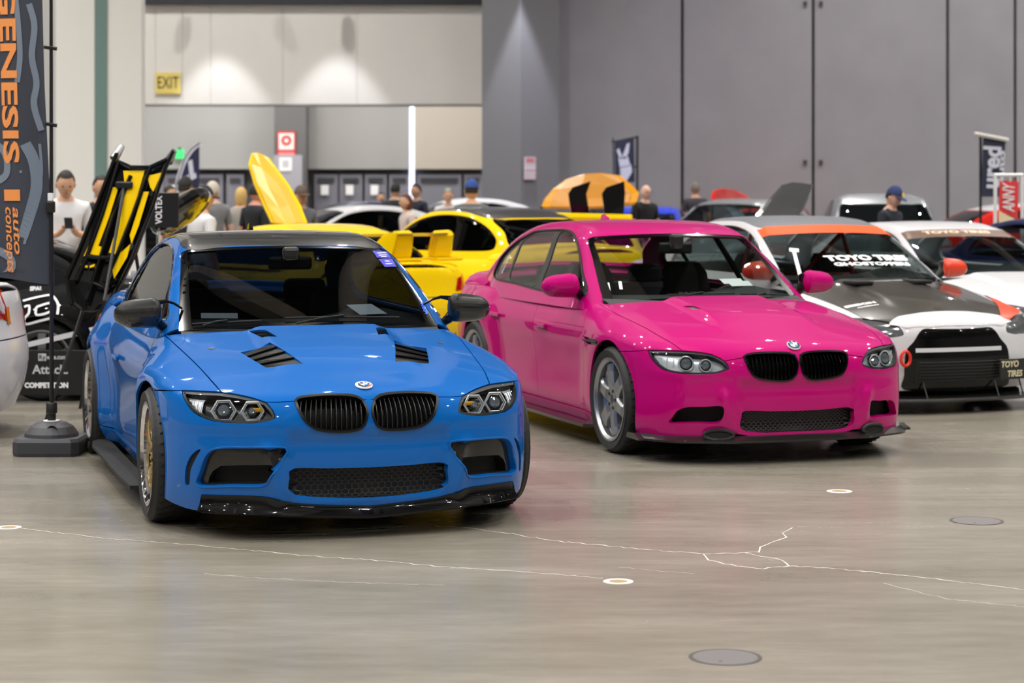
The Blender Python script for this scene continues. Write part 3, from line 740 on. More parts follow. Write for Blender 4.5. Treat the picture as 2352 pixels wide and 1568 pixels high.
def headlamp(C, root, L, shell_m, units, hexa, back_m, amber=None, refl=.3):
    """lamp unit: dark bowl, rings, projector lenses, clear cover; both sides"""
    fv = C.front.uv; hl = join(cr(fv(L['hlb']), .02), cr(fv(L['hti'][::-1]), .02), cr(fv(L['hto'][::-1]), .02))
    for s in (1, -1):
        e = empty('headlamp'); e.parent = root
        o = panel('lamp_bowl', e, C.front, hl * [s, 1], back_m, res=.03, off=-.05, edge=0, gap=0)
        panel('lamp_surround', e, C.front, hl * [s, 1], shell_m, [inset(hl, .011) * [s, 1]], res=.02, off=-.006, edge=0, hole_edge=.04, gap=.001)
        th = hl[np.argsort(-hl[:, 0])]; lim = hl[:, 0].max() - (hl[:, 0].max() - hl[:, 0].min()) * refl
        cut = np.array([(max(u, lim), v_) for u, v_ in hl]); panel('lamp_reflector', e, C.front, inset(cut, .012) * [s, 1], mat('reflector', (225, 228, 232), .22, .45, .5), res=.02, off=-.034, edge=0, gap=0)
        for k in range(5):
            u = lim + (hl[:, 0].max() - lim) * (.15 + .17 * k); q = C.front.xyz(np.array([(u * s, z_) for z_ in np.linspace(hl[:, 1].mean() - .03, hl[:, 1].mean() + .03, 4)])); tube('lamp_flute', q + grad(C.S.low, q) * -.030, .004, e, mat('reflector', (190, 194, 198)), 6)
        for px, r, rl in units:
            q, n = put_on(C, [px], depth=.030); c = Vector((s * q[0][0], q[0][1], q[0][2])); nn = Vector((s * n[0][0] * .4, -1, .12)).normalized()
            lampring('lamp_ring', c + nn * .012, nn, r, .0045, e, mat('lamp_ring', (205, 210, 215), .15, .6, 0, .5), hexa)
            if hexa: lampring('lamp_ring', c + nn * .008, nn, r * .84, .003, e, mat('lamp_ring', (205, 210, 215)), hexa)
            disc('lamp_bezel', c - nn * .02, nn, rl * 1.35, .02, e, mat('lamp_bezel', (70, 72, 75), .2, .8))
            disc('lamp_lens', c, nn, rl, .006, e, mat('lens_glass', (120, 130, 140), .03, .6, 1.), dome=.014)
        if amber:
            q, n = put_on(C, [amber], depth=.028); box('indicator', (s * q[0][0], q[0][1], q[0][2]), (.05, .02, .02), e, mat('amber', (190, 140, 30), .2, .3), bev=.005)
        panel('lamp_cover', e, C.front, hl * [s, 1], LENS, res=.03, off=.0, edge=0, gap=.001)
def kidneys(C, root, L, frame_m, slat_m, n):
    fv = C.front.uv; k = join(cr(fv(L['kb']), .012), cr(fv(L['kt'][::-1]), .012))
    for s in (1, -1):
        e = empty('kidney_grille'); e.parent = root; ks = k * [s, 1]
        panel('grille_frame', e, C.front, inset(ks, -.002), frame_m, [inset(ks, .008)], res=.015, off=.006, edge=.02, hole_edge=.05, gap=0)
        slats(C, C.front, inset(ks, .008), n, e, slat_m)
        panel('grille_back', e, C.front, ks, MATBLK, res=.04, off=-.06, edge=0, gap=0)
def handle(C, root, y, z, m):
    for s in (1, -1):
        p = C.at_side([(y, z)])[0]
        o = box('door_handle', (s * (p[0] + .018), y, z), (.022, .20, .030), root, m, bev=.009)
def wipers(root, C, spans, base, m):
    for x0, x1, up in spans:
        xs = np.linspace(x0, x1, 7); P = C.top([(x, base + .36 * x * x + up) for x in xs], C.S.green) + np.array([0, -.008, .010])
        bm = bmesh.new(); tube_into(bm, [tuple(p) for p in P], .005, 6)
        xm = (x0 + x1) / 2; a = C.top([(xm, base + .36 * xm * xm + up)], C.S.green)[0] + [0, -.012, .02]; b = C.top([(x0 + .05, base + .36 * x0 * x0 - .005)], C.S.green)[0] + [0, -.012, .01]
        tube_into(bm, [tuple(a), tuple((a + b) / 2 + [0, 0, .006]), tuple(b)], .006, 6)
        frombm('wiper', bm, root, m, smooth=True)
def blade_skirt(root, C, m, x0=.84, x1=.935, z=.10):
    wb = C.S.wb
    for s in (1, -1):
        pl = [(x0, .36), (x1 - .01, .40), (x1, .8), (x1, wb - .6), (x1 - .02, wb - .42), (x1 - .06, wb - .34), (x0, wb - .33)]
        v = [(s * x, y, z) for x, y in pl] + [(s * x, y, z + .018) for x, y in pl]; n = len(pl)
        bm = bmesh.new(); bv = [bm.verts.new(q) for q in v]
        bm.faces.new(bv[:n]); bm.faces.new(bv[n:])
        for i in range(n): bm.faces.new((bv[i], bv[(i + 1) % n], bv[n + (i + 1) % n], bv[n + i]))
        frombm('skirt_blade', bm, root, m)
def cab_lines(C, base_c, base_x, top_c, top_x, wr_=.36, wt=.15, roof_x=.50, rear0=2.60, rear1=3.17, rg=.025):
    """windscreen, roof and rear window outlines (right-hand half) as plan positions laid on the cabin"""
    tp = lambda xy: C.top(xy, C.S.green); yb = lambda x: base_c + wr_ * x * x; yt = lambda x: top_c + wt * x * x
    bx = np.linspace(base_x, 0, 7); tx = np.linspace(0, top_x, 6)
    mid = [(top_x + (base_x - top_x) * t, yt(top_x) + (yb(base_x) - yt(top_x)) * t) for t in (.25, .5, .75)]
    ws = tp([(x, yt(x)) for x in tx] + mid + [(x, yb(x)) for x in bx])
    y0 = top_c + rg
    roof = tp([(0, y0), (roof_x * .6, y0 + .03), (roof_x, y0 + .05), (roof_x + .01, y0 + .4), (roof_x + .01, (y0 + rear0) / 2 + .2), (roof_x - .01, rear0 - .08), (roof_x * .6, rear0 - .02), (0, rear0)])
    rw = tp([(0, rear0 + .03), (roof_x * .7, rear0 + .01), (roof_x - .02, rear0 - .03), (roof_x + .03, rear0 + .25), (roof_x + .09, rear1 - .1), (roof_x * .6, rear1), (0, rear1 + .02)])
    return dict(ws=ws, wsn=(5, 9), roof=roof, rw=rw)
def band_panel(name, root, C, up, lo, m, off=.01, edge=.02, res=.02, kick=0.):
    fv = C.front.uv; a, b = fv(up), fv(lo); a[0, 0] = b[-1, 0] = 0
    F0 = C.S.low; oa, ob = np.argsort(a[:, 0]), np.argsort(b[:, 0])
    def F(P):                                             # the band flares outwards towards its lower edge
        u = np.arctan2(np.abs(P[:, 0]), .3 - P[:, 1]); zt, zl = np.interp(u, a[oa, 0], a[oa, 1]), np.interp(u, b[ob, 0], b[ob, 1])
        t = np.clip((zt - P[:, 2]) / (zt - zl), 0, 1); return F0(P) - kick * t * t
    panel(name, root, Proj(F, 'z', .3), sym(join(cr(a, .03), cr(b, .03))), m, res=res, off=off, edge=edge, gap=0)
# ------------------------------------------------ blue coupe
BLUE = paint('blue_paint', (0, 88, 166)); CARBON = carbon('carbon_lacquer')
BC = Car((-.886, 10.2226), .3006, flare=.055, ar=.350, sculpt=1.2)
T = lambda px, C=BC: C.trace(np.array(px, float))
BL = dict(
    hs=T([(369, 761), (394, 783), (435, 821), (466, 852), (490, 879), (507, 899)]),
    hto=T([(418, 896), (460, 897), (507, 899)]), hti=T([(507, 899), (545, 905), (580, 913), (611, 923)]),
    hlb=T([(418, 896), (425, 922), (445, 947), (486, 965), (530, 970), (575, 971), (610, 967), (631, 960), (626, 942), (611, 923)]),
    kg=T([(611, 923), (645, 923), (677, 921)]), kt=T([(677, 921), (690, 912), (741, 906), (790, 906), (818, 910), (833, 918)]),
    kb=T([(677, 921), (685, 942), (700, 967), (726, 986), (764, 992), (808, 991), (833, 982), (844, 960), (844, 939), (833, 918)]),
    fb=T([(418, 896), (390, 897), (362, 899)]),
    bot=T([(430, 1168), (461, 1173), (463, 1172), (466, 1138), (468, 1136), (540, 1138), (614, 1142), (665, 1155), (782, 1161), (853, 1162)]),
    holes=[T([(455, 1114), (460, 1082), (474, 1046), (499, 1031), (570, 1029), (655, 1030), (650, 1050), (637, 1074), (620, 1094), (603, 1114), (530, 1115)]),
           T([(425, 1112), (427, 1072), (441, 1043), (461, 1031), (450, 1052), (438, 1080), (435, 1111)])],
    mouth=T([(850, 1073), (760, 1075), (674, 1076), (665, 1098), (662, 1122), (672, 1133), (700, 1139), (782, 1143), (852, 1144)]),
    vents=[T([(552, 809), (619, 786), (697, 836), (611, 844)]), T([(570, 760), (612, 758), (637, 773), (602, 775)])],
    zb=.13, **cab_lines(BC, .385, .69, 1.195, .578, roof_x=.54, rg=-.004))
BL['wins'] = [BC.at_side([(.72, .93), (.93, 1.055), (1.13, 1.165), (1.33, 1.243), (1.6, 1.287), (1.9, 1.290), (2.15, 1.262), (2.40, 1.185), (2.57, 1.085), (2.61, 1.01), (2.56, .955), (2.2, .935), (1.5, .928), (1.0, .925)], BC.S.green)]
def blue_car():
    r = empty('coupe', (-.886, 10.2226, 0), .3006, label='glossy blue widebody coupe with black carbon roof and vented bonnet', cat='car')
    C, L = BC, BL
    TINT = glass('screen_tint', (.26, .30, .32)); STINT = glass('side_tint', (.10, .11, .12))
    info = body(C, r, BLUE, L, CARBON, TINT, STINT, res=.032)
    fv, sv = C.front.uv, C.side.uv
    headlamp(C, r, L, BLK, [((509, 937), .054, .028), ((577, 938), .050, .018)], True, mat('lamp_dark', (26, 27, 29), .25, .3), amber=(590, 934))
    kidneys(C, r, L, mat('frame_black', (6, 6, 7), .35, 0, .0, .35), mat('slat_black', (30, 30, 32), .35), 13)
    # lower mouth: honeycomb over a dark core with bright end tanks
    mp = fv(L['mouth']); mp[0, 0] = mp[-1, 0] = 0; mp = sym(cr(mp, .02))
    g = empty('lower_grille'); g.parent = r
    hexmesh('honeycomb', C.front, inset(mp, -.01), .017, .035, g, mat('mesh_black', (26, 26, 27), .5), .0025)
    panel('cooler_core', g, C.front, mp, mat('core_dark', (9, 9, 10), .6), res=.06, off=-.07, edge=0, gap=0)
    for s in (1, -1):
        for i in range(8):
            q = C.at_front([(s * .405, .255 + .0165 * i)])[0]; box('cooler_fin', (q[0], q[1] + .030, q[2]), (.028, .02, .011), g, mat('alloy_dull', (120, 122, 124), .4, .8))
    for s in (1, -1):
        e = empty('bumper_intake'); e.parent = r
        h0 = cr(fv(L['holes'][0]), .02, True); op = fv(T([(470, 1113), (473, 1098), (482, 1084), (501, 1072), (560, 1070), (632, 1072), (615, 1095), (602, 1113)]))
        panel('intake_insert', e, C.front, inset(h0, -.012) * [s, 1], carbon('intake_carbon', (30, 29, 29), 300), [dens(op, .02) * [s, 1]], res=.03, off=-.03, edge=0, hole_edge=.06, gap=0)
        panel('intake_back', e, C.front, inset(h0, -.01) * [s, 1], MATBLK, res=.05, off=-.085, edge=0, gap=0)
        trimline('intake_rim', C.front, inset(h0, -.004) * [s, 1], .006, e, BLUE, mirror=False, off=-.002)
        panel('slit_back', e, C.front, inset(cr(fv(L['holes'][1]), .02, True), -.01) * [s, 1], MATBLK, res=.04, off=-.010, edge=0, gap=0)
    band_panel('front_lip', r, C, T([(853, 1161), (782, 1160), (690, 1156), (650, 1150), (614, 1141), (540, 1137), (464, 1135)]),
               T([(464, 1172), (560, 1178), (690, 1181), (782, 1182), (853, 1182)]), GLOSSBLK, .006, kick=.055)
    for quad, n in ((L['vents'][0], 4), (L['vents'][1], 5)):
        q = sv(quad); vent_louvres(C, q, n, r, carbon('louvre_carbon', (30, 30, 31), 160, .35), .010 if n == 4 else .006)
        panel('vent_well', r, C.side, inset(q, -.006), MATBLK, res=.05, off=-.03, edge=0, gap=0, mirror=True)
    P, N = put_on(C, [(841, 886)]); roundel(r, (0, P[0][1], P[0][2]), (0, N[0][1], N[0][2]), .041, sport=True)
    for px in ((486, 800),):
        P, N = put_on(C, [px])
        for s in (1, -1): disc('bonnet_pin', (s * P[0][0], P[0][1], P[0][2]), (s * N[0][0], N[0][1], N[0][2]), .016, .003, r, mat('pin_alloy', (150, 152, 155), .25, .9))
    for s in (1, -1): mirror_shell(r, (s * .735, .655, .965), 0, s, CARBON, GLOSSBLK, style='twin')
    w = info['wins'][0]; trimline('window_trim', C.cab, w, .006, r, CHROME)
    handle(C, r, 1.66, .665, BLUE)
    blade_skirt(r, C, MATBLK, .84, .965)
    gq = C.at_side([(.385, .63), (.49, .60), (.47, .575), (.385, .585)]); panel('side_gill', r, C.side, dens(sv(gq), .02), CHROME, res=.03, off=.004, mirror=True)
    for y, yw in (('f', 0), ('r', C.S.wb)):
        for s in (1, -1): wheel('wheel', r, s * (.795 if yw == 0 else .80), yw, .325, .247, .265, 'bbs', GOLD, CHROME, s)
    cw = mat('cowl', (14, 14, 15), .6)
    bm = bmesh.new(); rows = [[bm.verts.new((x, y0 + .36 * x * x, z)) for x in np.linspace(-.68, .68, 15)] for y0, z in ((.34, .86), (.42, .888))]
    for i in range(14): bm.faces.new((rows[0][i], rows[0][i + 1], rows[1][i + 1], rows[1][i]))
    frombm('cowl_panel', bm, r, cw, smooth=True)
    wipers(r, C, [(-.62, -.28, .035), (-.16, .46, .05)], .385, MATBLK)
    dark = mat('dark_trim', (22, 24, 26), .7)
    interior(r, C.S, dark)
    for s in (-1, 1): seat(r, s * .36, 1.25, dark, dark, .2)
    # papers and stickers on the glass
    cab = C.cab
    paper = mat('paper', (240, 240, 242), .7)
    mk('show_card', [(.26, .54, .945), (.42, .60, .945), (.37, .75, .990), (.22, .70, .990)], [(0, 1, 2, 3)], r, paper)
    mk('show_card', [(-.56, .645, .935), (-.38, .575, .935), (-.38, .585, .962), (-.56, .655, .962)], [(0, 1, 2, 3)], r, paper)
    pc = mat('sticker_purple', (52, 50, 175), .4)
    for px, lines in (([(855, 576), (888, 578), (899, 593), (866, 592)], ['ROYALTY', 'WEEKEND', 'SPEED']), ([(869, 595), (900, 594), (910, 612), (884, 613)], ['AW', 'CREW'])):
        q = C.trace(np.array(px, float), C.S.green); uv = cab.uv(q)
        panel('sticker', r, cab, uv, pc, res=.05, off=.001, edge=0, gap=0)
    for i, px in enumerate([(877, 581), (879, 586), (882, 590), (889, 600), (893, 606)]):
        q = C.trace(np.array([px], float), C.S.green); uv = cab.uv(q)[0]
        du = cab.uv(C.trace(np.array([(px[0] + 8, px[1])], float), C.S.green))[0] - uv; sc_ = np.linalg.norm(q[0] - C.trace(np.array([(px[0] + 8, px[1])], float), C.S.green)[0]); du /= sc_
        dv = cab.uv(C.trace(np.array([(px[0] - 5, px[1] - 8)], float), C.S.green))[0] - uv; sc_ = np.linalg.norm(q[0] - C.trace(np.array([(px[0] - 5, px[1] - 8)], float), C.S.green)[0]); dv /= sc_
        surf_text('sticker_print', ['WEKFEST', 'RESULTS', 'SHOW', '18th', 'CREW'][i], cab, uv, du, dv, [.016, .014, .012, .018, .016][i], r, WHITE, .002, bold=.0006)
    bl = mat('sticker_blue', (40, 95, 235), .4)
    q0, q1 = (965, 690), (982, 727)
    a = C.trace(np.array([q0, q1], float), C.S.green); ua = cab.uv(a); d = (ua[1] - ua[0]) / np.linalg.norm(a[1] - a[0])
    b = C.trace(np.array([(975, 706), (983, 704)], float), C.S.green); ub = cab.uv(b); e = (ub[1] - ub[0]) / np.linalg.norm(b[1] - b[0])
    surf_text('sticker_print', 'WEKF+', cab, (ua[0] + ua[1]) / 2, d, e, .036, r, bl, .002, bold=.002)
    # roof fin and inside mirror
    loft('roof_antenna', [[(-.018, 2.30, 1.30), (.018, 2.30, 1.30), (.018, 2.46, 1.27), (-.018, 2.46, 1.27)], [(-.012, 2.34, 1.375), (.012, 2.34, 1.375), (.014, 2.45, 1.36), (-.014, 2.45, 1.36)], [(-.004, 2.40, 1.405), (.004, 2.40, 1.405), (.004, 2.45, 1.40), (-.004, 2.45, 1.40)]], r, GLOSSBLK)
    box('rear_view_mirror', (0, 1.12, 1.20), (.24, .04, .07), r, BLK, bev=.015)
    box('sensor_pod', (0, 1.10, 1.245), (.09, .07, .09), r, BLK, bev=.02)
    return r
# ------------------------------------------------ magenta saloon
PINK = paint('magenta_paint', (176, 0, 104))
PC = Car((1.4399, 12.856), .3231, flare=.028, ar=.362, zb=.915, sculpt=1.3,
    roof=tab((.15, .755), (.48, .935), (.80, 1.118), (1.0, 1.232), (1.15, 1.312), (1.35, 1.365), (1.7, 1.397), (2., 1.397), (2.3, 1.378), (2.6, 1.33), (2.9, 1.245), (3.15, 1.13), (3.4, .99), (3.6, .88)),
    cabin=tab((.2, .69), (.45, .735), (.7, .768), (1.2, .79), (2., .79), (2.5, .772), (2.9, .735), (3.4, .65)),
    top=tab((-1., .52), (-.85, .615), (-.74, .675), (-.6, .725), (-.4, .780), (-.2, .820), (0, .853), (.2, .881), (.4, .905), (.6, .921), (1., .925), (2., .935), (2.6, .96), (2.9, .99), (3.3, 1.01), (3.7, 1.005), (3.9, .99)),
    side=tab((.08, -.085), (.16, -.05), (.22, -.028), (.32, -.018), (.45, -.016), (.58, -.006), (.675, 0), (.71, -.003), (.78, -.026), (.87, -.062), (1.02, -.13)), dome=.026)
TP = lambda px: PC.trace(np.array(px, float))
TG = lambda px: PC.trace(np.array(px, float), PC.S.green)
PL = dict(
    hs=TP([(1370, 694), (1417, 721), (1450, 737), (1484, 754), (1522, 776), (1548, 791), (1568, 805)]),
    hto=TP([(1487, 804), (1530, 804), (1568, 805)]), hti=TP([(1568, 805), (1605, 808), (1634, 813), (1652, 821), (1664, 829)]),
    hlb=TP([(1487, 804), (1496, 824), (1517, 845), (1547, 855), (1588, 859), (1620, 859), (1647, 857), (1674, 847), (1672, 838), (1664, 829)]),
    kg=TP([(1664, 829), (1686, 825), (1708, 821)]), kt=TP([(1708, 821), (1714, 814), (1743, 810), (1780, 809), (1808, 810), (1825, 815)]),
    kb=TP([(1708, 821), (1717, 842), (1726, 858), (1740, 869), (1779, 875), (1812, 874), (1828, 862), (1833, 842), (1832, 828), (1825, 815)]),
    fb=TP([(1487, 804), (1460, 806), (1432, 808)]),
    bot=TP([(1500, 1011), (1560, 1013), (1596, 1013), (1615, 1004), (1640, 996), (1690, 997), (1730, 1003), (1790, 1008), (1842, 1010)]),
    holes=[TP([(1537, 971), (1543, 960), (1556, 943), (1578, 935), (1620, 934), (1661, 935), (1652, 970), (1600, 972)])],
    mouth=TP([(1838, 943), (1770, 944), (1710, 944), (1703, 960), (1700, 978), (1712, 989), (1760, 994), (1800, 995), (1840, 995)]),
    vents=[TP([(1568, 703), (1592, 702), (1612, 709), (1592, 711)])],
    gill=TP([(1339, 771), (1371, 780), (1373, 793), (1349, 790)]),
    zb=.145, fy=.41, **cab_lines(PC, .42, .70, 1.15, .585, roof_x=.51, rear0=2.72, rear1=3.26))
PL['dlo'] = TG([(1136, 637), (1144, 606), (1157, 585), (1176, 565), (1197, 549), (1213, 540), (1234, 531), (1272, 528), (1302, 529), (1320, 540), (1331, 572), (1338, 620), (1344, 678), (1290, 676), (1240, 666), (1190, 652)])
PL['wins'] = [TG([(1284, 537), (1304, 535), (1317, 545), (1326, 575), (1332, 620), (1336, 672), (1290, 671), (1243, 661), (1262, 600)]),
              TG([(1274, 535), (1255, 534), (1234, 537), (1213, 545), (1199, 556), (1188, 582), (1170, 638), (1200, 649), (1228, 657), (1248, 608), (1270, 545)]),
              TG([(1193, 558), (1176, 570), (1157, 590), (1146, 612), (1141, 634), (1163, 637), (1180, 590)])]
def pink_car():
    r = empty('saloon', (1.4399, 12.856, 0), .3231, label='glossy magenta four-door saloon with black kidney grille and silver six-spoke wheels', cat='car')
    C, L = PC, PL
    CLEAR = glass('clear_glass', (.66, .72, .70)); SG = glass('saloon_side_glass', (.62, .66, .66))
    info = body(C, r, PINK, L, PINK, CLEAR, SG, res=.034, sedan=True)
    fv, sv = C.front.uv, C.side.uv
    headlamp(C, r, L, BLK, [((1573, 832), .043, .032), ((1620, 837), .036, .026)], False, mat('lamp_chrome', (185, 190, 195), .25, .25), refl=.5)
    kidneys(C, r, L, GLOSSBLK, GLOSSBLK, 12)
    mp = fv(L['mouth']); mp[0, 0] = mp[-1, 0] = 0; mp = sym(cr(mp, .02))
    g = empty('lower_grille'); g.parent = r
    hexmesh('mesh_insert', C.front, inset(mp, -.01), .016, .035, g, mat('mesh_grey', (48, 48, 49), .4), .003, .42)
    panel('cooler_core', g, C.front, mp, mat('core_dark', (9, 9, 10), .6), res=.06, off=-.075, edge=0, gap=0)
    h0 = cr(fv(L['holes'][0]), .02, True)
    panel('intake_back', r, C.front, inset(h0, -.01), MATBLK, res=.05, off=-.08, edge=0, gap=0, mirror=True)
    # carbon splitter with two oval ducts
    xs = np.linspace(-.90, .90, 49); rings = []
    for x in xs:
        q = C.at_front([(np.clip(x, -.86, .86) * .97, .17)])[0]; a = abs(x); ex = .055 + .03 * sstep(.6, .9, a)
        y0 = q[1]; rings.append([(x, y0 + .10, .162), (x, y0 - .002, .166), (x, y0 - ex * .45, .154), (x, y0 - ex, .142), (x, y0 - ex, .130), (x, y0 + .12, .130)])
    loft('front_splitter', rings, r, carbon('splitter_carbon', (13, 13, 14), 300, .3))
    for s in (1, -1):
        q = C.at_front([(s * .50, .185)])[0]; c = Vector((q[0], q[1] - .026, .176)); nn = Vector((s * .35, -1, .05)).normalized(); xx = Vector((1, s * .35, 0)).normalized()
        pts = [c + xx * .085 * math.cos(a) + Vector((0, 0, -.0 + .029 * math.sin(a))) for a in [2 * PI * i / 28 for i in range(28)]]
        d = empty('brake_duct'); d.parent = r
        tube('duct_rim', pts, .012, d, carbon('splitter_carbon'), 8, True)
        mk('duct_mouth', [p - nn * -.004 for p in pts] , [tuple(range(28))], d, MATBLK)
        bk = [p - nn * .10 + Vector((0, 0, .0)) for p in pts]
        mk('duct_back', pts + bk, [(i, (i + 1) % 28, 28 + (i + 1) % 28, 28 + i) for i in range(28)], d, MATBLK)
    panel('vent_insert', r, C.side, inset(sv(L['vents'][0]), -.004), mat('mesh_grey', (48, 48, 49), .4), res=.04, off=-.008, edge=0, gap=0, mirror=True)
    q = sv(L['gill']); panel('gill_back', r, C.side, inset(q, -.004), GLOSSBLK, res=.03, off=-.015, edge=0, gap=0, mirror=True)
    lo, hi = q.min(0), q.max(0)
    for s in (1, -1):
        P = C.side.xyz(np.array([(q[0][0] * .7 + q[3][0] * .3, (q[0][1] + q[3][1]) / 2), (q[1][0] * .8 + q[2][0] * .2, (q[1][1] + q[2][1]) / 2)])); tube('gill_bar', [(s * (p[0] + .004), p[1], p[2]) for p in P], .008, r, BLK, 6)
    P, N = put_on(C, [(1826, 794)]); roundel(r, (0, P[0][1], P[0][2]), (0, N[0][1], N[0][2]), .041)
    for s in (1, -1): mirror_shell(r, (s * .775, .80, .985), 0, s, PINK, GLOSSBLK)
    for w in [cr(C.cab.uv(L['dlo']), .04, True)]: trimline('window_trim', C.cab, w, .007, r, mat('trim_dark', (60, 62, 64), .2, .8))
    handle(C, r, 1.30, .70, PINK); handle(C, r, 2.28, .72, PINK)
    blade_skirt(r, C, carbon('splitter_carbon'), .82, .925, .115)
    for yw in (0, C.S.wb):
        for s in (1, -1): wheel('wheel', r, s * .775, yw, .325, .252, .25, 'six', SILVER, SILVER, s)
    bm = bmesh.new(); rows = [[bm.verts.new((x, y0 + .36 * x * x, z)) for x in np.linspace(-.69, .69, 15)] for y0, z in ((.34, .875), (.47, .905))]
    for i in range(14): bm.faces.new((rows[0][i], rows[0][i + 1], rows[1][i + 1], rows[1][i]))
    frombm('cowl_panel', bm, r, MATS['cowl'], smooth=True)
    wipers(r, C, [(-.30, .16, .045), (.20, .60, .04)], .42, MATBLK)
    dark = mat('dark_trim', (22, 24, 26), .7)
    interior(r, C.S, dark, True)
    s1 = seat(r, .36, 1.30, MATBLK, MATBLK, .26); s2 = seat(r, -.36, 1.30, dark, dark, .26)
    for q, sd in ((s1, .36), (s2, -.36)):
        text('seat_print', 'BRIDE', .075, q, mat('print_grey', (150, 152, 155), .6), (0, .318, .60), (PI / 2 - .30, 0, 0), bold=.002)
    paper = mat('paper', (240, 240, 242), .7)
    for y, z, x in ((.74, .985, .30), (.66, .972, .32)):
        mk('show_card', [(x - .09, y, z), (x + .08, y + .04, z), (x + .07, y + .09, z + .03), (x - .1, y + .06, z + .03)], [(0, 1, 2, 3)], r, paper)
    for px in ((1398, 658), (1426, 655)):
        q = TG([(px[0] - 5, px[1] - 9), (px[0] + 2, px[1] - 9), (px[0] + 5, px[1] + 9), (px[0] - 2, px[1] + 9)]); O = q * [-1, 1, 1]; mk('toll_tag', O + [0, .006, 0], [(0, 1, 2, 3)], r, paper)
    box('rear_view_mirror', (0, 1.07, 1.215), (.24, .04, .075), r, BLK, bev=.015); box('sensor_pod', (0, 1.05, 1.26), (.09, .07, .1), r, BLK, bev=.02)
    loft('roof_antenna', [[(-.018, 2.28, 1.34), (.018, 2.28, 1.34), (.018, 2.46, 1.32), (-.018, 2.46, 1.32)], [(-.012, 2.33, 1.405), (.012, 2.33, 1.405), (.014, 2.45, 1.39), (-.014, 2.45, 1.39)], [(-.004, 2.39, 1.43), (.004, 2.39, 1.43), (.004, 2.45, 1.425), (-.004, 2.45, 1.425)]], r, PINK)
    a = PL['wins'][2]; c = C.cab.uv(a).mean(0) + [-.02, .03]
    surf_text('window_sticker', 'alex.200', C.cab, (c[0], -c[1]), (0, .9), (1, 0), .05, r, WHITE, .003)
    return r
# ---------------------------------------------------------------- the hall
def floor_mat():
    m = mat('polished_concrete', (170, 163, 150), .3); nt = m.node_tree; b = nt.nodes['Principled BSDF']
    tc = nt.nodes.new('ShaderNodeTexCoord'); mp = nt.nodes.new('ShaderNodeMapping'); mp.inputs['Scale'].default_value = (.35, 1.3, 1)
    nt.links.new(tc.outputs['Object'], mp.inputs['Vector'])
    n1 = nt.nodes.new('ShaderNodeTexNoise'); n1.inputs['Scale'].default_value = 1.1; n1.inputs['Detail'].default_value = 9; n1.inputs['Roughness'].default_value = .62
    n2 = nt.nodes.new('ShaderNodeTexNoise'); n2.inputs['Scale'].default_value = 9; n2.inputs['Detail'].default_value = 7; n2.inputs['Roughness'].default_value = .7
    nt.links.new(mp.outputs[0], n1.inputs['Vector']); nt.links.new(mp.outputs[0], n2.inputs['Vector'])
    r = nt.nodes.new('ShaderNodeValToRGB'); e = r.color_ramp.elements
    e[0].position = .30; e[0].color = (*lin((106, 102, 90)), 1); e[1].position = .72; e[1].color = (*lin((150, 143, 133)), 1)
    q = e.new(.5); q.color = (*lin((126, 121, 110)), 1)
    ad = nt.nodes.new('ShaderNodeMath'); ad.operation = 'MULTIPLY_ADD'; ad.inputs[1].default_value = .35
    s = nt.nodes.new('ShaderNodeMath'); s.operation = 'MULTIPLY'; s.inputs[1].default_value = .65
    nt.links.new(n1.outputs['Fac'], s.inputs[0]); nt.links.new(n2.outputs['Fac'], ad.inputs[0]); nt.links.new(s.outputs[0], ad.inputs[2])
    nt.links.new(ad.outputs[0], r.inputs['Fac']); nt.links.new(r.outputs['Color'], b.inputs['Base Color'])
    rr = nt.nodes.new('ShaderNodeMapRange'); rr.inputs['To Min'].default_value = .16; rr.inputs['To Max'].default_value = .34
    nt.links.new(n1.outputs['Fac'], rr.inputs['Value']); nt.links.new(rr.outputs['Result'], b.inputs['Roughness'])
    b.inputs['Specular IOR Level'].default_value = .55
    return m
X0, X1, Y0, Y1, ZC = -30., 30., -16., 52., 11.5
fl = box('floor', ((X0 + X1) / 2, (Y0 + Y1) / 2, -.1), (X1 - X0, Y1 - Y0, .2), None, floor_mat(), kind='structure')
box('ceiling', ((X0 + X1) / 2, (Y0 + Y1) / 2, ZC + .1), (X1 - X0, Y1 - Y0, .2), None, mat('ceiling_paint', (26, 26, 27), .8), kind='structure')
wm = mat('wall_paint', (128, 127, 125), .7, noise=(2, .04))
box('wall_left', (X0 - .1, (Y0 + Y1) / 2, ZC / 2), (.2, Y1 - Y0, ZC), None, wm, kind='structure')
box('wall_right', (X1 + .1, (Y0 + Y1) / 2, ZC / 2), (.2, Y1 - Y0, ZC), None, wm, kind='structure')
box('wall_front', ((X0 + X1) / 2, Y0 - .1, ZC / 2), (X1 - X0, .2, ZC), None, wm, kind='structure')
box('wall_back', ((X0 + X1) / 2, Y1 + .1, ZC / 2), (X1 - X0, .2, ZC), None, wm, kind='structure')
for i in range(9):                                   # pale beams and ducts under the ceiling, added out of view for paint reflections
    o = box('trim_%d' % (i + 1), (0, -12 + 7.2 * i, ZC - .35), (X1 - X0 - .2, .5, .7), None, mat('beam_pale', (196, 194, 190), .7), kind='structure')
for i, x in enumerate((-13.5, 0., 13.5)):
    tube('trim_%d' % (i + 10), [(x + .8, Y0 + .5, ZC - 1.25), (x + .8, 38., ZC - 1.25)], .5, None, mat('duct_pale', (205, 206, 208), .5, .1), 20, kind='structure')
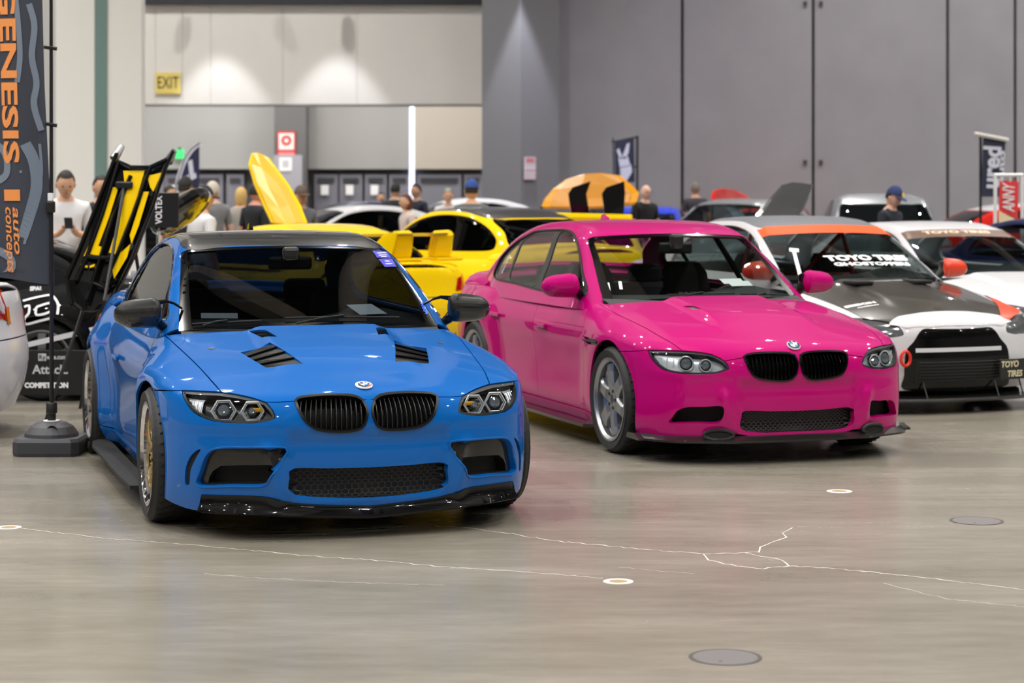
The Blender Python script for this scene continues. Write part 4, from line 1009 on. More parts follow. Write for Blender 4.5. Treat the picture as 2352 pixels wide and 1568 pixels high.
def lamps():
    hous = mat('lamp_housing', (60, 60, 62), .5, .5)
    em = bpy.data.materials.new('led_lens'); em.use_nodes = True; b = em.node_tree.nodes['Principled BSDF']
    b.inputs['Base Color'].default_value = (1, 1, 1, 1); b.inputs['Emission Color'].default_value = (1., .965, .92, 1); b.inputs['Emission Strength'].default_value = LAMP_POWER
    e = empty('high_bay_lamp', (0, 0, ZC - 1.6), label='round high bay lamp hanging from the hall ceiling', cat='lamp', group='high bay lamps under the ceiling')
    lathe('housing', [(.02, .5), (.10, .48), (.15, .30), (.20, .06), (.215, 0), (.21, .0), (.19, .06), (.09, .15)], e, hous, 20)
    lathe('lens', [(0, .13), (.085, .13)], e, em, 20).data.flip_normals()
    tube('hanger', [(0, 0, .5), (0, 0, 1.6)], .012, e, hous, 6)
    first = True
    for j in range(14):
        for i in range(11):
            x, y = -25.2 + 4.9 * i + (1.6 if j % 2 else 0), -13 + 4.6 * j
            if abs(x) < 7.4 and 28 < y < 30: continue
            o = e if first else copy_tree(e); first = False; o.location = (x, y, ZC - 1.6)
lamps()
# ---------------------------------------------------------------- back of the hall
def wp(px, z0, z1, d, t=.1):
    """box spanning photograph columns px = (left, right) on a wall d metres away, from height z0 to z1"""
    a, b = (px[0] - 1176) * d / FPX, (px[1] - 1176) * d / FPX; return ((a + b) / 2, d + t / 2, (z0 + z1) / 2), (b - a, t, z1 - z0)
def zz(py, d): return HCAM - (py - YH) * d / FPX
greyw = mat('partition_grey', (152, 152, 159), .6, noise=(1.2, .05)); darkgap = mat('gap_black', (14, 14, 15), .7)
whitew = mat('header_white', (214, 211, 206), .7, noise=(1., .02)); colw = mat('column_white', (236, 235, 232), .6)
doorg = mat('door_grey', (128, 128, 140), .45, .2); pillarg = mat('pillar_grey', (118, 118, 124), .65)
D1 = 41.0
def hall_back():
    # sliding partition leaves on the right
    w = empty('wall_partition', (0, 0, 0), kind='structure')
    edges = [1278, 1567, 1868, 2177, 2332, 2560]
    for i in range(5):
        c, s = wp((edges[i] + 3, edges[i + 1] - 3), 0, 9.5, D1, .12); box('panel', c, s, w, greyw, bev=.02)
        if i: 
            c, s = wp((edges[i] - (6 if i == 2 else 3), edges[i] + (6 if i == 2 else 3)), 0, 9.5, D1 + .08, .05); box('joint', c, s, w, darkgap)
    for px in (1850, 1886):
        for py in (8, 372):
            c, s = wp((px - 4, px + 4), zz(py, D1) - .04, zz(py, D1) + .04, D1 - .05, .05); box('latch', c, s, w, mat('latch', (70, 70, 72), .5))
    c, s = wp((1900, 3300), 9.5, ZC, D1, .3); c2, s2 = wp((1278, 2900), 9.5, ZC, D1, .3); box('wall_upper', c2, s2, None, greyw, kind='structure')
    # corner pillar, one edge to the viewer
    d = 39.2; X = lambda px, dd: (px - 1176) * dd / FPX
    pts = [(X(1107, d + .75), d + .75), (X(1196, d), d), (X(1284, d + .75), d + .75), (X(1196, d + 1.6), d + 1.6)]
    v = [(x, y, z) for z in (0, ZC) for x, y in pts]; o = mk('wall_pillar', v, [(0, 1, 5, 4), (1, 2, 6, 5), (2, 3, 7, 6), (3, 0, 4, 7)], None, pillarg, kind='structure')
    for n, (a, b, rz) in enumerate((((1203, 360), (1231, 412), -.0),)):
        d2 = d + .12; c = at((a[0] + b[0]) / 2, (a[1] + b[1]) / 2, d2); ang = math.atan2(pts[2][1] - pts[1][1], pts[2][0] - pts[1][0])
        e = empty('wall_notice', c, label='pale pink and white notice on the grey corner pillar', cat='sign'); e.rotation_euler = (0, 0, ang)
        w_, h_ = (b[0] - a[0]) * d2 / FPX * 1.3, (b[1] - a[1]) * d2 / FPX
        box('board', (0, 0, 0), (w_, .02, h_), e, mat('notice_pale', (205, 190, 198), .6)); box('red_band', (0, -.012, h_ * .36), (w_ * .7, .006, h_ * .16), e, mat('notice_red', (205, 120, 130), .6)); box('rule', (0, -.012, -h_ * .02), (w_, .006, .012), e, WHITE)
    # white header over the opening
    h = empty('wall_header', (0, 0, 0), kind='structure'); zb, zt = zz(239, D1), zz(12, D1)
    edges = [322, 357, 419, 484, 650, 820, 1114]
    for i in range(6):
        c, s = wp((edges[i] + .35, edges[i + 1] - .35), zb, zt, D1, .5); box('panel', c, s, h, whitew)
    c, s = wp((322, 1114), zt, zt + .22, D1 - .12, .5); box('trim_dark', c, s, h, mat('beam_dark', (44, 44, 50), .6))
    c, s = wp((322, 1114), zt + .22, ZC, D1, .5); box('upper_band', c, s, h, greyw)
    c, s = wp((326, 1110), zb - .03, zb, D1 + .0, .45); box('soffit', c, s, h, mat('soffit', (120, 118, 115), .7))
    e = empty('exit_sign', at(386, 191, D1 - .03), label='yellow EXIT sign on the white header wall', cat='sign')
    box('sign_board', (0, 0, 0), (.50, .03, .42), e, mat('exit_yellow', (222, 200, 110), .5)); text('sign_letters', 'EXIT', .34, e, mat('exit_black', (40, 42, 34), .6), (0, -.02, 0), width=.42)
    # recessed wall behind the opening: panels, dark pillar, doors
    D2 = 46.; r = empty('wall_recess', (0, 0, 0), kind='structure'); zd = zz(388, D2)
    for a, b, m in ((300, 632, mat('recess_a', (158, 158, 158), .7)), (708, 940, mat('recess_b', (150, 149, 148), .6)), (952, 1130, mat('recess_c', (176, 168, 158), .6))):
        c, s = wp((a, b), zd, 5.2, D2, .2); box('panel', c, s, r, m)
    c, s = wp((940, 952), .4, 3.7, D2 + .1, .05); box('lit_gap', c, s, r, mat('daylight', (225, 228, 255), .5, emit=1.6))
    for a, b in ((900, 975),):
        c, s = wp((a, b), 3.58, 3.66, D2 + .1, .05); box('lit_gap', c, s, r, mat('daylight', (225, 228, 255)))
    c, s = wp((290, 1140), 0, 5.2, D2 + .3, .1); box('backing', c, s, r, mat('backing', (92, 92, 96), .8))
    c, s = wp((630, 702), 0, 5.2, D2 - .6, .5); o = box('wall_post', c, s, None, mat('post_dark', (98, 97, 99), .7), kind='structure')
    c, s = wp((630, 694), 0, zz(357, D2), D2 - .65, .04); box('base_cladding', c, s, o, mat('cladding', (158, 158, 168), .6))
    n = 0
    for a, b in ((330, 376), (378, 430), (450, 512), (520, 560), (722, 776), (780, 832), (838, 888), (894, 940), (958, 1060), (1066, 1108)):
        n += 1; dd = empty('door_%d' % n, (0, 0, 0), kind='structure')
        c, s = wp((a, b), 0, zd - .12, D2 + .12, .08); box('leaf', c, s, dd, doorg); c, s = wp((a + 8, b - 8), zd - .3, zd - .2, D2 + .08, .05); box('closer', c, s, dd, mat('closer', (80, 80, 86), .4, .6))
        if n in (2, 3, 5, 6, 7):
            p = at((a + b) / 2 - 3, 436, D2 + .05); box('notice', p, (.17, .01, .22), dd, WHITE)
    c = at(658, 330, D2 - .625); e = empty('extinguisher_sign', c, label='red and white sign with a round red symbol on the dark post', cat='sign')
    box('board', (0, 0, 0), (.40, .03, .55), e, mat('sign_red', (196, 50, 52), .5)); box('field', (0, -.018, .05), (.33, .01, .36), e, mat('sign_cream', (232, 222, 220), .5))
    lathe('symbol', [(.05, 0), (.115, 0)], e, mat('sign_red', (196, 50, 52)), 20, 'y').location = (0, -.026, .07); box('strip', (0, -.018, -.215), (.34, .01, .06), e, mat('sign_pink', (240, 140, 140), .5))
    c = at(656, 377, D2 - .665); e = empty('post_notice', c, label='small white notice under the red sign on the post', cat='sign'); box('sheet', (0, 0, 0), (.28, .01, .30), e, WHITE); box('picture', (0, -.008, .01), (.14, .006, .16), e, mat('notice_grey', (190, 190, 195), .6))
    e = empty('exit_light', at(412, 354, D2 - .1), label='small green exit light on the grey wall', cat='sign'); box('housing', (0, 0, 0), (.2, .05, .2), e, mat('exit_green', (60, 200, 110), .5, emit=.8)); box('bracket', (0, .03, .12), (.05, .05, .06), e, BLK)
    for i, px in enumerate((400, 560, 820, 1020)):  # unseen fill lamps, added to brighten the recess behind the header
        e = empty('recess_lamp', ((px - 1176) * 43.5 / FPX, 43.6, 4.7), label='%s flat square lamp above the doors behind the header' % ('leftmost', 'second', 'third', 'rightmost')[i], cat='lamp', group='lamps above the recessed doors')
        box('tray', (0, 0, .05), (1.2, .5, .08), e, BLK); box('diffuser', (0, 0, 0), (1.1, .42, .02), e, mat('diffuser', (255, 252, 245), .5, emit=38)); tube('rod', [(0, 0, .09), (0, 0, ZC - 4.705)], .01, e, BLK, 6)
    # white column with green stripe
    Dc = 31.; c, s = wp((128, 325), 0, ZC, Dc, .3); o = box('wall_column', c, s, None, colw, kind='structure'); c, s = wp((217, 246), 0, ZC, Dc - .02, .05); box('trim_stripe', c, s, o, mat('stripe_green', (112, 140, 136), .6))
    c, s = wp((-900, 132), 0, ZC, Dc + .7, .3); box('wall_side', c, s, None, mat('side_grey', (190, 190, 188), .7), kind='structure')
    # wall-washing spot lamps over the header and at the pillar
    for px, dd, z0, pw in ((490, D1 - 1.0, 6.2, 700), (765, D1 - 1.0, 6.2, 700), (1196, 39.2 - .9, 6.9, 520)):
        X_ = (px - 1176) * dd / FPX; e = empty('spot_lamp', (X_, dd, z0), label={490: 'wall-washing spot lamp above the EXIT sign end of the header', 765: 'wall-washing spot lamp above the middle of the white header', 1196: 'spot lamp in front of the grey corner pillar'}[px], cat='lamp')
        lathe('can', [(.03, .24), (.09, .22), (.10, 0), (.085, 0), (.08, .12)], e, BLK, 16); tube('drop_rod', [(0, 0, .24), (0, 0, ZC - z0)], .012, e, BLK, 6)
        l = bpy.data.lights.new('spot_light', 'SPOT'); l.energy = pw * (.75 if px < 1100 else 2.4); l.spot_size = math.radians(58); l.spot_blend = .35; l.shadow_soft_size = .07; l.color = (.93, .95, 1.)
        lo = bpy.data.objects.new('spot_light', l); COL.objects.link(lo); lo.parent = e; lo.location = (0, 0, .02)
hall_back()
# ---------------------------------------------------------------- floor marks
def floor_marks():
    crk = mat('crack_white', (214, 208, 196), .6)
    def strip(pts, w):
        rnd = random.Random(len(pts)); P = []
        for (a, b) in zip(pts[:-1], pts[1:]):
            n = max(2, int(math.hypot(b[0] - a[0], b[1] - a[1]) / 12))
            for i in range(n): P.append((a[0] + (b[0] - a[0]) * i / n + rnd.uniform(-2, 2), a[1] + (b[1] - a[1]) * i / n + rnd.uniform(-1.2, 1.2)))
        P.append(pts[-1]); G = [Vector(gpt(*p)) for p in P]; v = []
        for i, g in enumerate(G):
            t = (G[min(i + 1, len(G) - 1)] - G[max(i - 1, 0)]); n = Vector((-t.y, t.x, 0)).normalized() * w * rnd.uniform(.4, 1.1); v += [g + n + Vector((0, 0, .0012)), g - n + Vector((0, 0, .0012))]
        mk('crack', v, [(2 * i, 2 * i + 2, 2 * i + 3, 2 * i + 1) for i in range(len(G) - 1)], fl, crk)
    strip([(40, 1212), (120, 1222), (240, 1236), (420, 1250), (560, 1262), (700, 1276), (830, 1284), (1000, 1300), (1176, 1311), (1290, 1320), (1385, 1328)], .0035)
    strip([(1000, 1208), (1080, 1213), (1176, 1226), (1270, 1242), (1400, 1254), (1510, 1264), (1615, 1272), (1700, 1270), (1742, 1268)], .0045)
    strip([(1615, 1272), (1626, 1286), (1690, 1300), (1752, 1306), (1812, 1300), (1890, 1304), (2000, 1314), (2100, 1324), (2200, 1336), (2352, 1354)], .0045)
    strip([(1742, 1268), (1748, 1256), (1775, 1244), (1806, 1234), (1798, 1224), (1820, 1212)], .004)
    strip([(1710, 1270), (1760, 1280), (1798, 1286), (1812, 1300)], .004)
    strip([(2030, 1340), (2110, 1360), (2180, 1376), (2352, 1394)], .002)
    strip([(470, 1318), (600, 1328), (800, 1338), (1020, 1343)], .0015)
    strip([(1420, 1302), (1520, 1312), (1595, 1318)], .001)
    steel = mat('cover_steel', (112, 108, 108), .5, .3); ring = mat('cover_ring', (66, 62, 60), .6); brass = mat('cover_brass', (150, 132, 100), .5); pale = mat('patch_pale', (205, 200, 190), .6)
    for px, py, r, kind, lab in ((1666, 1509, .118, 0, 'large round grey floor cover in the foreground'), (2243, 1196, .122, 0, 'round grey floor cover right of the cracked floor'), (1420, 1335, .062, 1, 'small brass floor plug at the end of the long crack'), (1928, 1128, .068, 1, 'small pale ringed floor plug in front of the magenta saloon'), (20, 1211, .06, 1, 'small pale floor plug at the left edge of the floor')):
        e = empty('floor_cover', gpt(px, py), label=lab, cat='floor cover')
        lathe('rim', [(r * .9, .001), (r * 1.06, .0015), (r * 1.06, 0)] if not kind else [(r * .6, .0012), (r, .0012), (r, 0)], e, ring if not kind else pale, 36)
        lathe('lid', [(0, .002), (r * (.93 if not kind else .55), .002), (r * (.95 if not kind else .6), 0)], e, steel if not kind else brass, 36)
        if not kind: lathe('lifting_hole', [(0, .0026), (.008, .0026)], e, ring, 10).location = (-r * .2, -r * .6, 0)
floor_marks()
# ---------------------------------------------------------------- cars further back
BASEK = ('hs', 'hto', 'hti', 'hlb', 'kg', 'kt', 'fb', 'bot', 'mouth', 'ws', 'roof', 'rw')
GREYGLASS = glass('smoked_glass', (.20, .23, .24)); CLR2 = glass('pale_glass', (.5, .56, .56))
def bgcar(name, label, loc, rz, paint_m, roof_m=None, sx=1., sy=1., sz=1., res=.08, glass_m=None, hood_m=None, cat='car', wheels=(0, 1), group=None, parts=True, win_sy=1., **shape):
    C = Car(loc, rz, wb=2.761 * sy, wr=.31 if sz < 1.1 else .35, ar=.34 if sz < 1.1 else .385, sx=sx, sy=sy, sz=sz, **shape)
    k = np.array([sx, sy, sz]); L = {q: BL[q] * k for q in BASEK}; L['wsn'] = BL['wsn']; L['wins'] = [np.stack([w[:, 0], np.where(w[:, 1] > 1.4, 1.4 + (w[:, 1] - 1.4) * (1 + (win_sy - 1) * 2), w[:, 1]), w[:, 2]], 1) * k for w in BL['wins']]; L['fy'] = .40
    L['bot'] = np.array([(.6, -.6, .16), (.3, -.75, .16), (0, -.78, .16)]) * k; L['zb'] = .16
    r = empty(name, (loc[0], loc[1], 0), rz, label=label, cat=cat, group=group)
    body(C, r, paint_m, L, roof_m or paint_m, glass_m or GREYGLASS, glass_m or GREYGLASS, res=res, hero=False, carb_hood=hood_m)
    fv = C.front.uv; hl = join(cr(fv(L['hlb']), .03), cr(fv(L['hti'][::-1]), .03), cr(fv(L['hto'][::-1]), .03))
    panel('headlamp', r, C.front, hl, mat('lamp_grey', (120, 124, 128), .1, .6, 1.), res=.06, off=-.01, edge=0, mirror=True)
    mp = fv(L['mouth']); mp[0, 0] = mp[-1, 0] = 0; panel('mouth_back', r, C.front, sym(cr(mp, .03)), MATBLK, res=.1, off=-.05, edge=0)
    interior(r, C.S, mat('dark_trim', (22, 24, 26), .7), seats=False, sx=sx)
    for s in (1, -1): mirror_shell(r, (s * .735 * sx, .655 * sy, .965 * sz), 0, s, paint_m, BLK)
    for i in wheels:
        for s in (1, -1): wheel('wheel', r, s * .76 * sx, i * C.S.wb, C.S.wr, C.S.wr - .08, .23, 'five', SILVER, SILVER, s, tread=False)
    return r, C
YEL = paint('yellow_paint', (240, 200, 0)); WHT = paint('white_paint', (202, 202, 205)); BLKP = paint('black_paint', (8, 8, 10)); REDP = paint('red_paint', (205, 30, 20)); SILP = mat('silver_metallic', (178, 182, 188), .3, .6, 1., .4)
NAVY = paint('navy_paint', (22, 28, 70)); BLU2 = paint('bright_blue_paint', (20, 60, 210)); ORG = mat('orange_vinyl', (226, 78, 8), .5, 0, 0, .2)
# ---------------------------------------------------------------- helpers for lettering and sheets on cars
def plan_text(C, s, cx, cy, size, parent, m, F=None, wrap=.36, bold=.002, width=None, shear=0., up=.88, name='screen_lettering', sc=1., rot=0.):
    """lettering laid on a glass or bonnet, read from the nose; (cx, cy) plan position"""
    o = text(name, s, size, None, m, bold=bold, ext=0, width=width, shear=shear); bm = bmesh.new(); bm.from_mesh(o.data)
    for _ in range(2):
        lng = [e for e in bm.edges if e.calc_length() > .05]
        if lng: bmesh.ops.subdivide_edges(bm, edges=lng, cuts=1)
    bmesh.ops.triangulate(bm, faces=bm.faces); bm.to_mesh(o.data); bm.free(); F = F or C.S.green
    c = np.array([tuple(v.co) for v in o.data.vertices]); tx = c[:, 0] * math.cos(rot) - c[:, 1] * math.sin(rot); ty = c[:, 0] * math.sin(rot) + c[:, 1] * math.cos(rot)
    x = cx + tx; P = C.top(np.stack([x, cy + wrap * (x * x - cx * cx) + ty * up], 1), F); P = P + grad(F, P) * .003
    for v, p in zip(o.data.vertices, P): v.co = p
    o.parent = parent; o.location = (0, 0, 0); o.rotation_euler = (0, 0, 0); return o
def screen_band(C, parent, m, f0, f1, k=(1, 1, 1), name='screen_band', off=.002):
    """a strip across the windscreen between two fractions of its height"""
    ws = BL['ws'] * np.array(k); cv = C.cab.uv
    tp = ws[:6]; bt = ws[9:][::-1]; bt = np.array([[np.interp(i / 5, np.linspace(0, 1, len(bt)), bt[:, j]) for j in range(3)] for i in range(6)])
    A = tp + (bt - tp) * f0; B = tp + (bt - tp) * f1; A = C.top(A[:, :2], C.S.green); B = C.top(B[:, :2], C.S.green)
    h = join(cv(A[:1]) * [1, 0], cv(A), cv(B[::-1]), cv(B[:1]) * [1, 0]); return panel(name, parent, C.cab, symx(h), m, res=.07, off=off, edge=0, gap=0)
def sheet(name, rows, parent, m, thick=.012, smooth=True):
    """a curved sheet from rows of points, given thickness by a copy behind it"""
    R = [[Vector(p) for p in r] for r in rows]; n = len(R[0]); v = [p for r in R for p in r]; f = []
    for i in range(len(R) - 1):
        for j in range(n - 1): a = i * n + j; f.append((a, a + 1, a + n + 1, a + n))
    bm = bmesh.new(); bv = [bm.verts.new(q) for q in v]
    for q in f: bm.faces.new([bv[i] for i in q])
    bmesh.ops.recalc_face_normals(bm, faces=bm.faces); bmesh.ops.solidify(bm, geom=list(bm.faces), thickness=thick)
    return frombm(name, bm, parent, m, smooth)
def local(root, p):
    return Matrix.Rotation(-root.rotation_euler.z, 3, 'Z') @ (Vector(p) - root.location)
def lid(car, pts, d0, d1, m, inner, thick=.03, name='raised_bonnet'):
    """a raised bonnet or boot lid of a car; rows of its outline from top to bottom as the photograph shows them, leaning from depth d1 to d0"""
    n = len(pts); P = [[local(car, at(px, py, d1 + (d0 - d1) * i / (n - 1))) for px, py in r] for i, r in enumerate(pts)]
    o = sheet(name, P, car, m, thick); back = local(car, car.location + Vector((0, -.035, 0)))
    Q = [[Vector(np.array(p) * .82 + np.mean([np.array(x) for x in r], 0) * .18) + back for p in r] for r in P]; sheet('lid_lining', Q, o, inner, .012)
    for k in (0, -1): tube('lid_stay', [P[-1][k], P[-1][k] - back * 2 + Vector((0, 0, -.35))], .014, o, BLK, 6)
# ---------------------------------------------------------------- white race saloon with orange screen strip
def evo():
    r, C = bgcar('race_saloon', 'white race saloon with orange windscreen strip and grey carbon bonnet', (2.96, 15.65), .36, WHT, mat('roof_grey', (92, 94, 100), .5), sz=1.02, res=.05, glass_m=CLR2, hood_m=carbon('bonnet_carbon', (66, 62, 57), 260, .3), flare=.05, sculpt=0.)
    TE = lambda px: C.trace(np.array(px, float)); fv = C.front.uv
    up = fv(TE([(2203, 755), (2150, 755), (2117, 757), (2098, 784), (2080, 808), (2076, 861), (2074, 893), (2140, 897), (2205, 898)])); up[0, 0] = up[-1, 0] = 0
    up[:, 0] = np.minimum(up[:, 0], .70)
    panel('mouth_surround', r, C.front, sym(cr(up, .03)), GLOSSBLK, res=.05, off=.006, edge=.02)
    for z, h, m in ((.455, .03, mat('bar_white', (200, 202, 206), .4)), (.30, .16, mat('core_grey', (12, 12, 13), .5))):
        xs = np.linspace(-.36, .36, 13); rows = [[tuple(C.at_front([(x, zz_)])[0] + [0, -.012, 0]) for x in xs] for zz_ in (z - h / 2, z + h / 2)]; sheet('grille_bar' if h < .1 else 'cooler', rows, r, m, .01)
    for i in range(7):
        q = [tuple(C.at_front([(x, .235 + .022 * i)])[0] + [0, -.02, 0]) for x in np.linspace(-.34, .34, 9)]; tube('cooler_fin', q, .003, r, BLK, 5)
    q = C.at_front([(-.45, .40)])[0] + [0, -.035, 0]; tube('tow_ring', [(q[0] + .038 * math.cos(a), q[1], q[2] + .052 * math.sin(a)) for a in [2 * PI * i / 18 for i in range(18)]], .012, r, mat('tow_red', (215, 50, 35), .35), 8, True)
    xs = np.linspace(-.98, .98, 33); rings = []
    for x in xs:
        y0 = C.at_front([(np.clip(x, -.80, .80), .2)])[0][1]; rings.append([(x, y0 + .25, .13), (x, y0 - .12, .115), (x, y0 - .13, .10), (x, y0 - .12, .088), (x, y0 + .25, .088)])
    loft('splitter', rings, r, carbon('splitter_carbon'))
    for s in (-1, 1):
        for sx_ in (.30, .55): q = C.at_front([(s * sx_, .2)])[0]; tube('splitter_stay', [(q[0], q[1] - .08, .11), (q[0], q[1] + .0, .26)], .006, r, BLK, 6)
    screen_band(C, r, ORG, -.02, .17, (1, 1, 1.02))
    plan_text(C, 'TOYO TIRES', .12, .67, .11, r, WHITE, bold=.006, width=.78); plan_text(C, 'GHOSTOPPERS', .12, .585, .07, r, WHITE, bold=.003, width=.72)
    plan_text(C, 'SEIBON', -.53, -.30, .06, r, WHITE, C.S.low, 0, bold=.004, name='bonnet_lettering', width=.26); plan_text(C, 'CARBON', -.50, -.36, .02, r, WHITE, C.S.low, 0, name='bonnet_lettering', width=.18)
    for s in (-1, 1):
        q = C.top([(s * .30, .20), (s * .22, .28)]); box('bonnet_scoop', (s * .26, .2, q[0][2] + .008), (.16, .20, .03), r, MATBLK, bev=.01)
    o = panel('wing_decal', r, C.side, C.side.uv(TE([(2293, 684), (2318, 694), (2342, 718), (2316, 735), (2298, 728)])), mat('decal_orange', (232, 66, 30), .3), res=.05, off=.004, edge=0, gap=0)
    panel('bonnet_nose', r, C.side, symx(C.side.uv(C.top([(0, -.765), (.2, -.762), (.40, -.735), (.52, -.68), (.40, -.62), (.2, -.60), (0, -.595)])) * 1.), WHT, res=.04, off=.003, edge=0, gap=0)
    p = TE([(2322, 845)])[0]; e = empty('show_plate', (p[0], p[1] - .05, p[2])); e.parent = r; e.rotation_euler = (0, 0, .2)
    box('plate_board', (0, 0, 0), (.30, .012, .15), e, mat('plate_black', (34, 34, 34), .4), bev=.006); 
    text('plate_letters', 'TOYO', .062, e, mat('plate_gold', (210, 200, 165), .4), (-.06, -.008, .034), bold=.002, shear=.15); text('plate_letters', 'TIRES', .062, e, mat('plate_gold', (210, 200, 165)), (-.01, -.008, -.036), bold=.002, shear=.15)
    for ch in r.children:
        if ch.name.startswith('door_mirror'):
            for q in ch.children:
                if q.name.startswith('mirror_housing'): q.data.materials.clear(); q.data.materials.append(mat('mirror_red', (222, 62, 34), .3, 0, .8))
    # window-edge sticker and roll bar
    q = C.trace(np.array([(1818, 578), (1826, 578), (1840, 630), (1832, 632)], float), C.S.green) * [-1, 1, 1]; mk('edge_sticker', q + [0, -.01, .004], [(0, 1, 2, 3)], r, WHITE)
    q = C.trace(np.array([(1811, 570), (1833, 572), (1834, 580), (1812, 578)], float), C.S.green) * [-1, 1, 1]; mk('edge_sticker', q + [0, -.01, .004], [(0, 1, 2, 3)], r, WHITE)
    bm = bmesh.new(); tube_into(bm, [(-.52, 1.6, .3), (-.50, 1.62, 1.0), (-.42, 1.65, 1.27), (.42, 1.65, 1.27), (.50, 1.62, 1.0), (.52, 1.6, .3)], .022, 8); tube_into(bm, [(-.5, 1.62, .9), (.5, 1.62, .9)], .02, 8); tube_into(bm, [(-.5, 1.62, .4), (.42, 1.65, 1.25)], .02, 8)
    frombm('roll_cage', bm, r, mat('cage_red', (170, 40, 34), .4), smooth=True)
    for s in (-1, 1): seat(r, s * .36, 1.30, MATBLK, MATBLK, .24)
evo()
# ---------------------------------------------------------------- white coupe with brown screen banner, and its neighbour
def toyo():
    r, C = bgcar('show_coupe', 'white coupe with brown windscreen banner behind the race saloon', (4.62, 18.4), .34, WHT, sz=.96, res=.06, glass_m=CLR2)
    k = (1, 1, .96); screen_band(C, r, mat('banner_brown', (92, 62, 44), .4), 0, .20, k); plan_text(C, 'TOYO TIRES', -.03, 1.13, .085, r, mat('banner_cream', (235, 205, 175), .4), wrap=.17, bold=.004, width=.72)
    lid(r, [[(1795, 425), (1820, 418), (1845, 420), (1868, 424)], [(1768, 455), (1800, 445), (1830, 445), (1858, 450)], [(1748, 480), (1785, 475), (1815, 475), (1845, 480)], [(1732, 500), (1770, 500), (1800, 500), (1832, 500)]], 21.6, 22.4, carbon('lid_carbon', (80, 80, 80), 120, .25), MATBLK, name='raised_boot_lid')
    r, C = bgcar('dark_coupe', 'dark blue coupe with a white windscreen banner at the right edge', (6.6, 20.6), .34, NAVY, sz=.97, glass_m=CLR2)
    screen_band(C, r, mat('banner_dark', (20, 22, 30), .4), 0, .17, (1, 1, .97)); plan_text(C, 'TOYO TIRES', -.03, 1.13, .10, r, WHITE, wrap=.17, bold=.005, width=.9)
toyo()
# ---------------------------------------------------------------- yellow coupe, tail to the viewer, with winged boot
def yellow_wing():
    dt = glass('dark_tint', (.045, .06, .075))
    r, C = bgcar('arched_coupe', 'yellow coupe with grey carbon roof and black side windows', (-1.27, 23.87), 3.76, YEL, carbon('roof_carbon', (70, 70, 70), 200, .3), sz=1.05, res=.05, glass_m=dt, win_sy=1.10)
    r, C = bgcar('winged_coupe', 'yellow low coupe with upright wing plates and a raised front lid', (-3.06, 22.8), 3.73, YEL, sz=.93, res=.05, glass_m=dt)
    for ch in list(r.children):
        if ch.name.startswith('tail_lamp'): bpy.data.objects.remove(ch)
    for x in (-.06, -.52, .52):
        v = [(x - .12, 3.44, .95), (x + .12, 3.44, .95), (x + .10, 3.50, 1.21), (x - .12, 3.50, 1.22)]
        o = mk('wing_plate', v, [(0, 1, 2, 3)], r, YEL); o.modifiers.new('s', 'SOLIDIFY').thickness = .12; o.modifiers['s'].offset = 0; o.modifiers.new('b', 'BEVEL').width = .03
        box('wing_foot', (x, 3.50, .945), (.30, .30, .03), r, YEL, bev=.012)
    loft('wing_blade', [[(x, 3.40, 1.165), (x, 3.50, 1.19), (x, 3.60, 1.20), (x, 3.50, 1.17)] for x in np.linspace(-.55, .55, 9)], r, mat('blade_alloy', (205, 200, 185), .3, .5))
    sheet('raised_spoiler', [[(.50, 3.62, .93), (.18, 3.66, .93)], [(.20, 3.62, 1.20), (.08, 3.64, 1.21)]], r, YEL, .03, False)
    q = C.at_rear([(.52, .64), (.57, .76), (.72, .80), (.74, .65)]); panel('corner_lamp', r, C.rear, C.rear.uv(q) * [-1, 1], mat('lamp_red', (165, 14, 16), .1, 0, 1.), res=.05, off=.008, edge=.006, gap=0)
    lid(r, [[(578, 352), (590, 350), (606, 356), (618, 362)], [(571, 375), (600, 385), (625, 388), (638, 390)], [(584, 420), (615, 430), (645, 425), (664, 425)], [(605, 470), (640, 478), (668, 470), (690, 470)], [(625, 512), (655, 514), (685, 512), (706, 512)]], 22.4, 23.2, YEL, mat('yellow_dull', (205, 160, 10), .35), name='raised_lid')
yellow_wing()
